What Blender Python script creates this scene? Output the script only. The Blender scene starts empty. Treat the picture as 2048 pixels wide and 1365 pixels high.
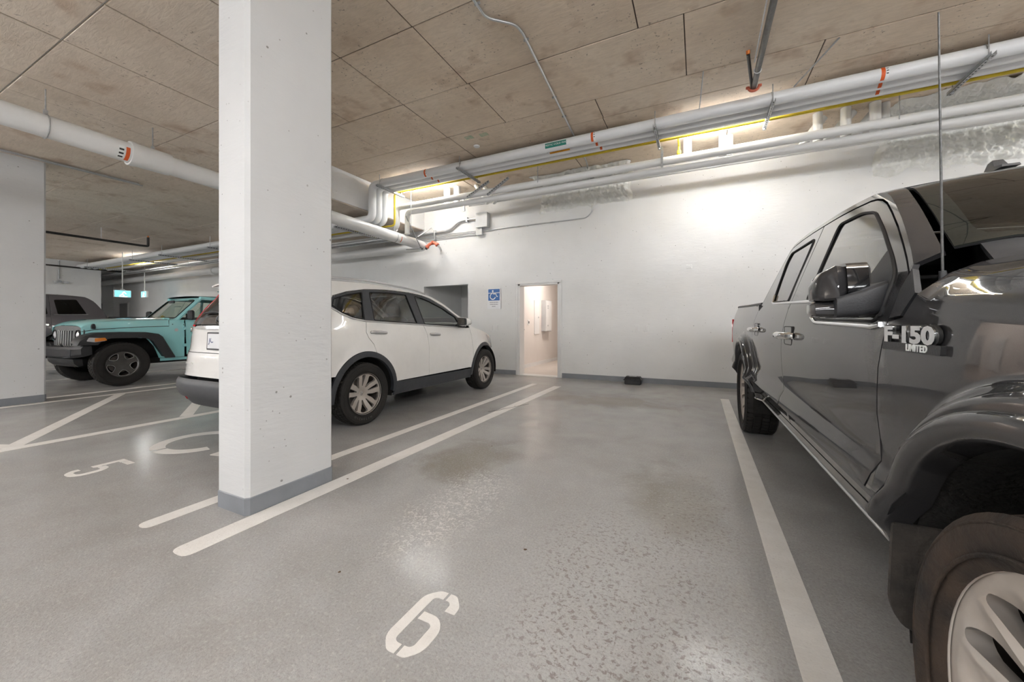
import bpy, bmesh, math, random
from mathutils import Vector, Matrix, noise
from mathutils.geometry import delaunay_2d_cdt, tessellate_polygon

EXPOSURE = 1.46
LAMP_E = 24.0
TUBE_E = 48.0
scn = bpy.context.scene
COL = scn.collection
random.seed(7)
PI = math.pi

# ------------------------------------------------------------------ camera
cam_d = bpy.data.cameras.new('camera')
cam = bpy.data.objects.new('camera', cam_d)
COL.objects.link(cam)
cam.location = (0.0, 0.0, 1.13)
cam.rotation_euler = (math.radians(90), 0, math.radians(26.0))
cam_d.sensor_width = 36.0
cam_d.lens = 36.0 * 765.0 / 2048.0
cam_d.shift_y = -33.5 / 2048.0
cam_d.clip_start = 0.02
cam_d.clip_end = 200
scn.camera = cam

# ------------------------------------------------------------------ world and exposure
world = bpy.data.worlds.new('garage_air')
scn.world = world
world.use_nodes = True
world.node_tree.nodes['Background'].inputs[0].default_value = (0.8, 0.82, 0.85, 1)
world.node_tree.nodes['Background'].inputs[1].default_value = 0.05
scn.view_settings.view_transform = 'Standard'
scn.view_settings.look = 'None'
scn.view_settings.gamma = 1.0
scn.view_settings.use_curve_mapping = False
scn.view_settings.exposure = EXPOSURE
scn.cycles.max_bounces = 7
scn.cycles.diffuse_bounces = 4
scn.cycles.glossy_bounces = 3
scn.cycles.transparent_max_bounces = 8
scn.cycles.adaptive_threshold = 0.03
scn.cycles.light_sampling_threshold = 0.04
scn.cycles.sample_clamp_indirect = 6.0
scn.cycles.caustics_reflective = False
scn.cycles.caustics_refractive = False

# ------------------------------------------------------------------ materials
MATS = {}
class NT:
    def __init__(s, name):
        s.m = bpy.data.materials.new(name); s.m.use_nodes = True
        s.t = s.m.node_tree; s.n = s.t.nodes; s.l = s.t.links
        s.b = s.n['Principled BSDF']
        s.co = s.n.new('ShaderNodeTexCoord').outputs['Object']
    def node(s, typ, **kw):
        nd = s.n.new(typ)
        for k, v in kw.items():
            setattr(nd, k, v)
        return nd
    def lk(s, a, b): s.l.new(a, b)
    def noise(s, scale, detail=4, rough=.55, dist=0, co=None, vec=None):
        nd = s.n.new('ShaderNodeTexNoise')
        nd.inputs['Scale'].default_value = scale; nd.inputs['Detail'].default_value = detail
        nd.inputs['Roughness'].default_value = rough; nd.inputs['Distortion'].default_value = dist
        s.lk(co or s.co, nd.inputs['Vector'])
        return nd.outputs['Fac']
    def voro(s, scale, feat='F1', co=None, rand=1.0):
        nd = s.n.new('ShaderNodeTexVoronoi'); nd.feature = feat
        nd.inputs['Scale'].default_value = scale; nd.inputs['Randomness'].default_value = rand
        s.lk(co or s.co, nd.inputs['Vector'])
        return nd
    def mapping(s, scale=(1, 1, 1), loc=(0, 0, 0), rot=(0, 0, 0)):
        nd = s.n.new('ShaderNodeMapping')
        nd.inputs['Scale'].default_value = scale; nd.inputs['Location'].default_value = loc
        nd.inputs['Rotation'].default_value = rot
        s.lk(s.co, nd.inputs['Vector'])
        return nd.outputs['Vector']
    def ramp(s, fac, stops):
        nd = s.n.new('ShaderNodeValToRGB')
        e = nd.color_ramp.elements
        while len(e) < len(stops): e.new(0.5)
        for i, (p, c) in enumerate(stops):
            e[i].position = p
            e[i].color = (c, c, c, 1) if isinstance(c, (int, float)) else tuple(c) + (1,)
        s.lk(fac, nd.inputs['Fac'])
        return nd.outputs['Color']
    def mix(s, fac, a, b, mode='MIX'):
        nd = s.n.new('ShaderNodeMix'); nd.data_type = 'RGBA'; nd.blend_type = mode
        for inp, v in ((nd.inputs[0], fac), (nd.inputs[6], a), (nd.inputs[7], b)):
            if hasattr(v, 'links'): s.lk(v, inp)
            elif isinstance(v, (int, float)): inp.default_value = v if inp == nd.inputs[0] else (v, v, v, 1)
            else: inp.default_value = tuple(v) + (1,)
        return nd.outputs[2]
    def math(s, op, a, b=0.0, clamp=False):
        nd = s.n.new('ShaderNodeMath'); nd.operation = op; nd.use_clamp = clamp
        for i, v in enumerate((a, b)):
            if hasattr(v, 'links'): s.lk(v, nd.inputs[i])
            else: nd.inputs[i].default_value = v
        return nd.outputs[0]
    def bump(s, h, strength=.2, dist=.01):
        nd = s.n.new('ShaderNodeBump'); nd.inputs['Strength'].default_value = strength
        nd.inputs['Distance'].default_value = dist
        s.lk(h, nd.inputs['Height']); s.lk(nd.outputs[0], s.b.inputs['Normal'])
    def set(s, **kw):
        for k, v in kw.items():
            i = s.b.inputs[k.replace('_', ' ')]
            if hasattr(v, 'links'): s.lk(v, i)
            elif isinstance(v, (tuple, list)): i.default_value = tuple(v) + (1,)
            else: i.default_value = v
        return s

def pm(name, c, var=.08, scale=6, rough=.5, metal=0.0, bump=0.0, bscale=60, coat=0.0, spec=.5, rvar=0.0, c2=None, ior=1.5, detail=4):
    """generic procedural material: noise-varied colour, optional bump and roughness variation"""
    t = NT(name)
    c2 = c2 or tuple(max(0, x * (1 - var)) for x in c)
    col = t.ramp(t.noise(scale, detail), [(.3, c2), (.7, c)])
    t.set(Base_Color=col, Metallic=metal, IOR=ior)
    t.b.inputs['Specular IOR Level'].default_value = spec
    t.b.inputs['Coat Weight'].default_value = coat
    t.b.inputs['Coat Roughness'].default_value = .03
    if rvar:
        t.set(Roughness=t.ramp(t.noise(scale * 1.7, 3), [(.3, max(.02, rough - rvar)), (.7, min(1, rough + rvar))]))
    else:
        t.b.inputs['Roughness'].default_value = rough
    if bump: t.bump(t.noise(bscale, 3), bump, .01)
    MATS[name] = t.m
    return t.m

def emat(name, c, strength):
    t = NT(name)
    t.set(Base_Color=(.8, .8, .8))
    t.b.inputs['Emission Color'].default_value = tuple(c) + (1,)
    t.b.inputs['Emission Strength'].default_value = strength
    MATS[name] = t.m
    return t.m

# ------------------------------------------------------------------ object helpers
def tag(o, label=None, cat=None, group=None, kind=None):
    if label: o['label'] = label
    if cat: o['category'] = cat
    if group: o['group'] = group
    if kind: o['kind'] = kind
    return o
def empty(name, loc=(0, 0, 0), rz=0.0, parent=None):
    o = bpy.data.objects.new(name, None); COL.objects.link(o)
    o.location = loc; o.rotation_euler = (0, 0, rz); o.empty_display_size = .1
    if parent: o.parent = parent
    return o
def mobj(name, V, F, m, parent=None, smooth=None):
    me = bpy.data.meshes.new(name)
    me.from_pydata([tuple(v) for v in V], [], F)
    me.update()
    if smooth is not None:
        me.polygons.foreach_set('use_smooth', [True] * len(me.polygons))
        if smooth < 180: me.set_sharp_from_angle(angle=math.radians(smooth))
    o = bpy.data.objects.new(name, me); COL.objects.link(o)
    if m is not None: me.materials.append(m)
    if parent: o.parent = parent
    return o
def dup(o, parent=None, name=None):
    c = o.copy(); COL.objects.link(c)
    c.parent = parent
    if parent is not None: c.matrix_parent_inverse = Matrix()
    for ch in list(o.children): dup(ch, c)
    return c

class MB:
    """collects shapes and links them as one mesh"""
    def __init__(s): s.V = []; s.F = []
    def add(s, V, F):
        b = len(s.V); s.V += [Vector(v) for v in V]; s.F += [tuple(i + b for i in f) for f in F]
        return s
    def box(s, c, size, rot=None, bev=0.0):
        x, y, z = (k / 2 for k in size)
        if bev > 0:
            b = min(bev, x * .98, y * .98, z * .98)
            V = []; idx = {}
            for sx in (-1, 1):
                for sy in (-1, 1):
                    for sz in (-1, 1):
                        for a, p in enumerate(((sx * x, sy * (y - b), sz * (z - b)), (sx * (x - b), sy * y, sz * (z - b)), (sx * (x - b), sy * (y - b), sz * z))):
                            idx[(sx, sy, sz, a)] = len(V); V.append(Vector(p))
            bm = bmesh.new()
            for v in V: bm.verts.new(v)
            bmesh.ops.convex_hull(bm, input=bm.verts[:])
            bm.verts.index_update()
            V = [v.co.copy() for v in bm.verts]; F = [[v.index for v in f.verts] for f in bm.faces]
            bm.free()
        else:
            V = [Vector((sx * x, sy * y, sz * z)) for sx in (-1, 1) for sy in (-1, 1) for sz in (-1, 1)]
            F = [(0, 1, 3, 2), (4, 6, 7, 5), (0, 4, 5, 1), (2, 3, 7, 6), (0, 2, 6, 4), (1, 5, 7, 3)]
        if rot is not None:
            R = rot if isinstance(rot, Matrix) else Matrix.Rotation(rot, 3, 'Z')
            V = [R @ v for v in V]
        c = Vector(c)
        return s.add([v + c for v in V], F)
    def bx(s, x0, x1, y0, y1, z0, z1, bev=0.0):
        return s.box(((x0 + x1) / 2, (y0 + y1) / 2, (z0 + z1) / 2), (x1 - x0, y1 - y0, z1 - z0), None, bev)
    def tube(s, pts, r, n=12, cap=True, closed=False):
        P = [Vector(p) for p in pts]
        rr = r if isinstance(r, (list, tuple)) else [r] * len(P)
        N = len(P); V = []; F = []
        nv = None
        for i in range(N):
            if closed: t = (P[(i + 1) % N] - P[i - 1]).normalized()
            elif i == 0: t = (P[1] - P[0]).normalized()
            elif i == N - 1: t = (P[-1] - P[-2]).normalized()
            else: t = ((P[i] - P[i - 1]).normalized() + (P[i + 1] - P[i]).normalized()).normalized()
            if nv is None:
                a = Vector((0, 0, 1)) if abs(t.z) < .9 else Vector((1, 0, 0))
                nv = (a - t * a.dot(t)).normalized()
            else:
                nv = (nv - t * nv.dot(t)).normalized()
            bv = t.cross(nv)
            for k in range(n):
                an = 2 * PI * k / n
                V.append(P[i] + (nv * math.cos(an) + bv * math.sin(an)) * rr[i])
        for i in range(N if closed else N - 1):
            j = (i + 1) % N
            for k in range(n):
                k2 = (k + 1) % n
                F.append((i * n + k, i * n + k2, j * n + k2, j * n + k))
        if cap and not closed:
            F.append(tuple(range(n - 1, -1, -1))); F.append(tuple((N - 1) * n + k for k in range(n)))
        return s.add(V, F)
    def cyl(s, p0, p1, r, n=16, r2=None): return s.tube([p0, p1], [r, r if r2 is None else r2], n)
    def lathe(s, prof, n=48, axis='X', c=(0, 0, 0), closed=False):
        """prof: list of (axial, radius)"""
        V = []; F = []; M = len(prof)
        for (a, r) in prof:
            for k in range(n):
                an = 2 * PI * k / n
                u, w = r * math.cos(an), r * math.sin(an)
                V.append(Vector((a, u, w)) if axis == 'X' else Vector((u, a, w)) if axis == 'Y' else Vector((u, w, a)))
        for i in range(M if closed else M - 1):
            j = (i + 1) % M
            for k in range(n):
                k2 = (k + 1) % n
                F.append((i * n + k, i * n + k2, j * n + k2, j * n + k))
        c = Vector(c)
        return s.add([v + c for v in V], F)
    def prism(s, poly, z0, z1, fn=None):
        """poly (a,b) extruded; fn maps (a,b,c) to 3D (default x,y,z)"""
        fn = fn or (lambda a, b, c: (a, b, c))
        n = len(poly)
        V = [fn(a, b, z0) for a, b in poly] + [fn(a, b, z1) for a, b in poly]
        tris = tessellate_polygon([[Vector((a, b, 0)) for a, b in poly]])
        F = [tuple(t) for t in tris] + [tuple(n + i for i in reversed(t)) for t in tris]
        F += [(i, (i + 1) % n, n + (i + 1) % n, n + i) for i in range(n)]
        return s.add(V, F)
    def grid(s, rows, closed=False):
        n = len(rows[0]); V = [p for r in rows for p in r]; F = []
        for i in range(len(rows) - 1):
            for k in range(n if closed else n - 1):
                k2 = (k + 1) % n
                F.append((i * n + k, i * n + k2, (i + 1) * n + k2, (i + 1) * n + k))
        return s.add(V, F)
    def build(s, name, m, parent=None, smooth=None, fix=True):
        o = mobj(name, s.V, s.F, m, parent, None)
        me = o.data
        if fix:
            bm = bmesh.new(); bm.from_mesh(me)
            bmesh.ops.recalc_face_normals(bm, faces=bm.faces[:])
            bm.to_mesh(me); bm.free()
        if smooth is not None:
            me.polygons.foreach_set('use_smooth', [True] * len(me.polygons))
            if smooth < 180: me.set_sharp_from_angle(angle=math.radians(smooth))
        return o

def fillet(pts, r, n=6):
    """round the corners of a 3D polyline"""
    P = [Vector(p) for p in pts]; out = [P[0]]
    for i in range(1, len(P) - 1):
        a, b, c = P[i - 1], P[i], P[i + 1]
        d1 = (a - b); d2 = (c - b)
        k = min(r, d1.length * .48, d2.length * .48)
        p1 = b + d1.normalized() * k; p2 = b + d2.normalized() * k
        for j in range(n + 1):
            t = j / n
            out.append(p1 * (1 - t) ** 2 + b * 2 * t * (1 - t) + p2 * t * t)
    out.append(P[-1])
    return out
def rpoly(pts, r, n=5):
    """round the corners of a closed 2D polygon; r scalar or list"""
    N = len(pts); out = []
    for i in range(N):
        a, b, c = Vector(pts[i - 1]), Vector(pts[i]), Vector(pts[(i + 1) % N])
        rr = r[i] if isinstance(r, (list, tuple)) else r
        if rr <= 0: out.append((b.x, b.y)); continue
        d1, d2 = a - b, c - b
        k = min(rr, d1.length * .48, d2.length * .48)
        p1 = b + d1.normalized() * k; p2 = b + d2.normalized() * k
        for j in range(n + 1):
            t = j / n; p = p1 * (1 - t) ** 2 + b * 2 * t * (1 - t) + p2 * t * t
            out.append((p.x, p.y))
    return out
def interp(x, xs, ys):
    if x <= xs[0]: return ys[0]
    for i in range(1, len(xs)):
        if x <= xs[i]:
            t = (x - xs[i - 1]) / (xs[i] - xs[i - 1])
            return ys[i - 1] + (ys[i] - ys[i - 1]) * t
    return ys[-1]
def sinterp(x, xs, ys):
    """monotone-ish smooth interpolation (Catmull-Rom on uneven knots)"""
    if x <= xs[0]: return ys[0]
    if x >= xs[-1]: return ys[-1]
    n = len(xs)
    for i in range(1, n):
        if x <= xs[i]: break
    h = xs[i] - xs[i - 1]; t = (x - xs[i - 1]) / h
    def sl(k):
        if k == 0: return (ys[1] - ys[0]) / (xs[1] - xs[0])
        if k == n - 1: return (ys[-1] - ys[-2]) / (xs[-1] - xs[-2])
        a = (ys[k] - ys[k - 1]) / (xs[k] - xs[k - 1]); b = (ys[k + 1] - ys[k]) / (xs[k + 1] - xs[k])
        if a * b <= 0: return 0.0
        return 2 * a * b / (a + b)
    m0, m1 = sl(i - 1) * h, sl(i) * h
    return (2 * t ** 3 - 3 * t * t + 1) * ys[i - 1] + (t ** 3 - 2 * t * t + t) * m0 + (-2 * t ** 3 + 3 * t * t) * ys[i] + (t ** 3 - t * t) * m1

def patch_data(poly, fn, grid=.06, step=.04, thick=.012, holes=(), polar=None):
    """2D polygon meshed with interior points and carried onto the surface fn(a,b) -> Vector; edges folded inwards"""
    def resample(pl):
        out = []
        for i in range(len(pl)):
            a, b = Vector(pl[i]), Vector(pl[(i + 1) % len(pl)])
            k = max(1, int((b - a).length / step))
            out += [a + (b - a) * (j / k) for j in range(k)]
        return out
    bd = resample(poly)
    loops = [bd] + [resample(h) for h in holes]
    pts = []; edges = []
    for lp in loops:
        b0 = len(pts); pts += lp
        edges += [(b0 + i, b0 + (i + 1) % len(lp)) for i in range(len(lp))]
    def inside(p, lp):
        c = False; j = len(lp) - 1
        for i in range(len(lp)):
            a, b = lp[i], lp[j]
            if (a.y > p.y) != (b.y > p.y) and p.x < (b.x - a.x) * (p.y - a.y) / (b.y - a.y) + a.x: c = not c
            j = i
        return c
    def near(p):
        for q in pts[:nb]:
            if (q - p).length_squared < (grid * .4) ** 2: return True
        return False
    nb = len(pts)
    x0 = min(p.x for p in bd); x1 = max(p.x for p in bd); y0 = min(p.y for p in bd); y1 = max(p.y for p in bd)
    nx = int((x1 - x0) / grid) + 1; ny = int((y1 - y0) / grid) + 1
    for i in range(nx):
        for j in range(ny):
            p = Vector((x0 + (i + .5) * grid, y0 + (j + .5) * grid))
            if polar and polar[2][0] - .012 < math.hypot(p.x - polar[0], p.y - polar[1]) < polar[2][-1] + .012: continue
            if inside(p, bd) and not any(inside(p, h) for h in loops[1:]) and not near(p): pts.append(p)
    if polar:
        for r_ in polar[2]:
            for k in range(130):
                p = Vector((polar[0] + r_ * math.cos(2 * PI * k / 130), polar[1] + r_ * math.sin(2 * PI * k / 130)))
                if inside(p, bd) and not any((q - p).length_squared < .008 ** 2 for q in pts[:nb]): pts.append(p)
    res = delaunay_2d_cdt(pts, edges, [], 0, 1e-6)
    vc, fc = res[0], res[2]
    F = []
    for f in fc:
        c = Vector((sum(vc[i].x for i in f) / len(f), sum(vc[i].y for i in f) / len(f)))
        if inside(c, bd) and not any(inside(c, h) for h in loops[1:]): F.append(tuple(f))
    e = 1e-3
    P3 = [Vector(fn(v.x, v.y)) for v in vc]
    V = list(P3)
    if thick:
        cnt = {}
        for f in F:
            for i in range(len(f)):
                a, b = f[i], f[(i + 1) % len(f)]
                k = (min(a, b), max(a, b)); cnt.setdefault(k, []).append((a, b))
        be = [v[0] for v in cnt.values() if len(v) == 1]
        inner = {}
        for a, b in be:
            for i in (a, b):
                if i not in inner:
                    v = vc[i]
                    da = Vector(fn(v.x + e, v.y)) - Vector(fn(v.x - e, v.y)); db = Vector(fn(v.x, v.y + e)) - Vector(fn(v.x, v.y - e))
                    nn = da.cross(db)
                    nn = nn.normalized() if nn.length > 1e-12 else Vector((0, 0, 1))
                    inner[i] = len(V); V.append(P3[i] - nn * thick)
        for a, b in be: F.append((b, a, inner[a], inner[b]))
    return V, F
def patch(name, poly, fn, m, parent=None, grid=.06, step=.04, thick=.012, smooth=32, holes=(), polar=None):
    V, F = patch_data(poly, fn, grid, step, thick, holes, polar)
    return mobj(name, V, F, m, parent, smooth)
def mirror_x(o, parent=None):
    """mirrored copy as its own mesh (x -> -x)"""
    me = o.data.copy()
    for v in me.vertices: v.co.x = -v.co.x
    me.flip_normals()
    c = bpy.data.objects.new(o.name.split('.')[0], me); COL.objects.link(c); c.parent = parent or o.parent
    return c

def text_mesh(body, size=.1, depth=.002, align='CENTER', bold=0.0, shear=0.0, spacing=1.0):
    cu = bpy.data.curves.new('lettering', 'FONT')
    cu.body = body; cu.size = size; cu.extrude = depth; cu.align_x = align; cu.align_y = 'CENTER'
    cu.offset = bold; cu.shear = shear; cu.space_character = spacing; cu.resolution_u = 3
    o = bpy.data.objects.new('lettering', cu); COL.objects.link(o)
    dg = bpy.context.evaluated_depsgraph_get(); dg.update()
    me = bpy.data.meshes.new_from_object(o.evaluated_get(dg))
    bpy.data.objects.remove(o); bpy.data.curves.remove(cu)
    return me
def text_obj(name, body, m, mat4, parent=None, **kw):
    me = text_mesh(body, **kw); me.materials.clear(); me.materials.append(m)
    me.transform(mat4)
    o = bpy.data.objects.new(name, me); COL.objects.link(o)
    if parent: o.parent = parent
    return o
def frame4(o, ex, ey):
    ex = Vector(ex).normalized(); ey = Vector(ey); ey = (ey - ex * ey.dot(ex)).normalized(); ez = ex.cross(ey)
    M = Matrix((ex, ey, ez)).transposed().to_4x4(); M.translation = Vector(o)
    return M

# ================================================================== MATERIALS OF THE ROOM
def make_floor_mat():
    t = NT('floor_epoxy')
    big = t.noise(.55, 2, .6, .6)
    mid = t.noise(2.3, 4, .62, .4)
    fine = t.noise(95, 2, .7)
    base = t.ramp(mid, [(.28, (.305, .297, .287)), (.5, (.350, .346, .338)), (.72, (.388, .385, .377))])
    # brownish traffic dirt
    dirt = t.math('MULTIPLY', t.ramp(big, [(.40, 0.0), (.75, .55)]), t.ramp(t.noise(9, 3, .7), [(.25, 0.0), (.8, .8)]))
    col = t.mix(dirt, base, (.235, .19, .155))
    # oil and water stains with a shape of their own
    sep = t.node('ShaderNodeSeparateXYZ'); t.lk(t.co, sep.inputs[0])
    def blob(cx, cy, rx, ry, soft=.55):
        dx = t.math('DIVIDE', t.math('SUBTRACT', sep.outputs[0], cx), rx)
        dy = t.math('DIVIDE', t.math('SUBTRACT', sep.outputs[1], cy), ry)
        d = t.math('SQRT', t.math('ADD', t.math('MULTIPLY', dx, dx), t.math('MULTIPLY', dy, dy)))
        d = t.math('ADD', d, t.math('MULTIPLY', t.math('SUBTRACT', mid, .5), 1.6))
        return t.math('SMOOTH_MIN', t.math('MAXIMUM', t.math('DIVIDE', t.math('SUBTRACT', 1.0, d), soft), 0.0), 1.0)
    st = t.math('ADD', blob(-1.2, 5.7, 1.3, .55), blob(-1.75, 2.75, .42, .55))
    st = t.math('ADD', st, blob(-.15, 2.75, .35, .6), True)
    col = t.mix(t.math('MULTIPLY', st, t.ramp(fine, [(.3, .35), (.65, .95)])), col, (.175, .145, .105))
    # speckled wear where the top coat is mottled
    sp = t.math('ADD', t.math('ADD', blob(-.42, 1.75, .42, .95, .7), blob(-.15, 1.25, .6, .6, .7)), blob(.0, 2.6, .3, 1.2, .8), True)
    dots = t.math('MULTIPLY', t.ramp(t.noise(46, 3, .66, .4), [(.545, 0.0), (.60, 1.0)]), sp)
    col = t.mix(t.math('MULTIPLY', sp, .35), col, (.47, .465, .455))
    col = t.mix(t.math('MULTIPLY', dots, .75), col, (.17, .145, .125))
    # milky salt bloom left of bay centre
    salt = t.math('MULTIPLY', blob(-1.35, 2.05, .32, .75, .6), t.ramp(t.noise(38, 2, .7, 1.5), [(.5, 0.0), (.62, .8)]))
    col = t.mix(salt, col, (.62, .60, .58))
    col = t.mix(t.ramp(fine, [(.32, .42), (.52, 0.0)]), col, (.20, .18, .165))
    col = t.mix(t.ramp(t.noise(60, 2, .7), [(.54, 0.0), (.75, .45)]), col, (.53, .51, .49))
    t.set(Base_Color=col)
    t.set(Roughness=.52)
    film = t.math('MULTIPLY', t.math('SUBTRACT', 1.0, dots), t.ramp(t.noise(1.6, 2, .6), [(.3, .25), (.7, .75)]))
    t.lk(film, t.b.inputs['Coat Weight']); t.b.inputs['Coat Roughness'].default_value = .17
    t.b.inputs['Specular IOR Level'].default_value = .5
    t.bump(fine, .36, .0065)
    return t.m

def make_white_wall(name, c=(.80, .80, .795), pits=.16, warm=0.0):
    t = NT(name)
    n = t.noise(1.4, 3, .6)
    col = t.ramp(n, [(.3, tuple(x * .93 for x in c)), (.7, c)])
    v = t.voro(7)
    d = t.math('ADD', v.outputs['Distance'], t.math('MULTIPLY', t.math('SUBTRACT', t.noise(40, 1), .5), .06))
    keep = t.ramp(t.noise(1.1, 2, .65), [(.34, 0.0), (.46, 1.0)])
    pit = t.math('MULTIPLY', t.ramp(d, [(.045, 1.0), (.062, 0.0)]), keep)
    v2 = t.voro(17)
    pit2 = t.math('MULTIPLY', t.ramp(v2.outputs['Distance'], [(.06, 1.0), (.085, 0.0)]), t.ramp(t.noise(2.6, 1), [(.45, 0.0), (.54, .8)]))
    pt = t.math('MAXIMUM', pit, pit2)
    col = t.mix(t.math('MULTIPLY', pt, pits * 4.5, True), col, (.23, .22, .21))
    t.set(Base_Color=col, Roughness=.55)
    t.bump(t.noise(5.0, 3, .7, 0, co=t.mapping((1, 1, 4))), .25, .012)
    return t.m

def make_concrete(name, a, b, c):
    t = NT(name)
    oi = t.node('ShaderNodeObjectInfo').outputs['Random']
    gm = t.node('ShaderNodeNewGeometry').outputs['Position']
    n1 = t.noise(.9, 4, .62, .5, co=gm)
    mp = t.node('ShaderNodeMapping'); mp.inputs['Scale'].default_value = (2.2, 9, 2); t.lk(gm, mp.inputs['Vector'])
    grain = t.noise(3.5, 3, .7, .8, co=mp.outputs[0])
    col = t.ramp(n1, [(.28, a), (.5, b), (.75, c)])
    col = t.mix(t.math('MULTIPLY', t.ramp(grain, [(.4, .0), (.7, 1.0)]), .35), col, tuple(x * .72 for x in a))
    rust = t.math('MULTIPLY', t.ramp(t.noise(1.7, 3, .7, co=gm), [(.56, 0.0), (.72, .55)]), 1.0)
    col = t.mix(rust, col, (.33, .18, .085))
    spots = t.math('MULTIPLY', t.ramp(t.noise(24, 2, .7, co=gm), [(.62, 0.0), (.70, .7)]), t.ramp(t.noise(2.1, 1, co=gm), [(.45, 0.0), (.6, 1.0)]))
    col = t.mix(spots, col, (.12, .085, .06))
    col = t.mix(t.math('MULTIPLY', oi, .16), col, tuple(x * .7 for x in b))
    t.set(Base_Color=col, Roughness=.8)
    t.bump(grain, .25, .01)
    return t.m

FLOOR = make_floor_mat()
WALLW = make_white_wall('white_painted_concrete')
COLW = make_white_wall('white_column_paint', (.665, .67, .675), .2)
CONC = make_concrete('form_concrete', (.66, .535, .415), (.77, .645, .51), (.85, .74, .61))
CONCLOW = make_concrete('form_concrete_grey', (.64, .54, .44), (.745, .645, .54), (.82, .735, .635))
SEAM = pm('seam_concrete', (.10, .075, .055), .3, 14, .9)
BASEG = pm('grey_base_paint', (.235, .25, .275), .15, 5, .45, bump=.1)
PAINT = None
def make_line_paint():
    t = NT('line_paint')
    gm = t.co
    c = t.ramp(t.noise(5, 5, .65), [(.3, (.68, .65, .61)), (.7, (.80, .775, .74))])
    w = t.math('MULTIPLY', t.ramp(t.noise(85, 4, .75), [(.58, 0.0), (.72, .8)]), t.ramp(t.noise(1.3, 3), [(.35, .15), (.7, 1.0)]))
    c = t.mix(w, c, (.33, .30, .27))
    t.set(Base_Color=c, Roughness=.5)
    t.bump(t.noise(95, 3), .2, .005)
    return t.m
PAINT = make_line_paint()
PVC = pm('white_pipe_jacket', (.78, .79, .80), .05, 4, .38)
PVC2 = pm('white_plastic_pipe', (.80, .80, .79), .06, 3, .3)
GALV = pm('galvanised_steel', (.52, .53, .54), .3, 30, .38, .75)
CONDUIT = pm('conduit_steel', (.62, .63, .64), .15, 12, .32, .7)
YELLOW = pm('yellow_gas_paint', (.72, .55, .03), .2, 8, .45)
BLACKIRON = pm('black_iron', (.035, .03, .028), .4, 20, .5)
STEELDK = pm('dark_steel_pipe', (.17, .165, .16), .35, 14, .45, .5)
REDORANGE = pm('orange_coupling_paint', (.66, .155, .085), .3, 18, .4)
COPPER = pm('copper_orange', (.75, .24, .06), .3, 25, .35, .6)
WHITEMET = pm('white_enamel', (.82, .82, .81), .04, 6, .35)
GREYPLATE = pm('grey_steel_box', (.56, .57, .58), .08, 9, .45, .2)
LAMP = emat('lamp_lens', (.97, .985, 1.0), LAMP_E)
LAMPA = emat('fill_lamp_tube', (.965, .98, 1.0), TUBE_E)
LAMPW = emat('corridor_lamp_lens', (1.0, .92, .85), 32.0)
EXITC = emat('exit_panel_cyan', (.06, .55, .72), 1.0)
EXITW = emat('exit_pictogram_white', (.75, 1.0, 1.0), 1.5)
BLACKPL = pm('black_plastic', (.018, .018, .02), .3, 20, .42, bump=.1)
FOAM = pm('spray_foam', (.93, .93, .91), .18, 9, .9, bump=.5, bscale=55, c2=(.84, .84, .80))
TRIMW = pm('white_door_trim', (.78, .775, .77), .05, 5, .4)
CORRW = pm('corridor_wall_paint', (.76, .71, .675), .05, 2, .6)
CORRF = pm('corridor_floor_vinyl', (.66, .60, .55), .1, 3, .35)
GREENL = pm('green_label', (.015, .22, .17), .2, 20, .5)
ORANGEL = pm('orange_label', (.75, .12, .02), .2, 20, .5)
AMBERL = pm('amber_label', (.80, .36, .02), .2, 20, .5)
INKW = pm('white_ink', (.85, .87, .86), .03, 20, .5)
INKB = pm('black_ink', (.02, .02, .02), .2, 20, .5)
BLUES = pm('sign_blue', (.02, .13, .42), .2, 8, .35)
SIGNW = pm('sign_white', (.82, .83, .85), .04, 8, .35)
GREYINK = pm('grey_ink', (.42, .42, .46), .1, 30, .5)

# ================================================================== ROOM SHELL
WY = 7.72                      # face of the back wall
ZH, ZL = 4.12, 3.50            # soffit of the high and of the low slab
def struct(name, mb, m, parent=None, smooth=None, label=None):
    o = mb.build(name, m, parent, smooth)
    if parent is None: o['kind'] = 'structure'
    if label: o['label'] = label
    return o

floor = struct('floor', MB().bx(-26, 8, -9, WY + 6, -.15, 0), FLOOR, label='grey epoxy coated garage floor with brown stains')
w = MB()
w.bx(-26, -6.245, WY, WY + .2, 0, 4.3); w.bx(-4.932, -3.60, WY, WY + .2, 0, 4.3)
w.bx(-6.245, -4.932, WY, WY + .2, 2.08, 4.3); w.bx(-3.60, -2.65, WY, WY + .2, 2.02, 4.3)
w.bx(-2.65, 8, WY, WY + .2, 0, 4.3)
struct('wall_back', w, WALLW, label='white painted concrete back wall with small pits')
struct('wall_right', MB().bx(7.0, 7.2, -9, WY, 0, 4.3), WALLW, label='white painted concrete side wall beyond the pickup')
struct('wall_front', MB().bx(-26, 7.2, -9.2, -9, 0, 4.3), WALLW, label='white painted wall behind the drive aisle')
struct('wall_left', MB().bx(-24.2, -24.0, -9, WY, 0, 4.3), WALLW, label='grey lit wall at the far left end')
# white shear wall behind the dark pickup
struct('wall_shear', MB().bx(-21.4, -21.0, -1.0, 6.4, 0, ZL), WALLW, label='white shear wall behind the dark pickup')
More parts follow.
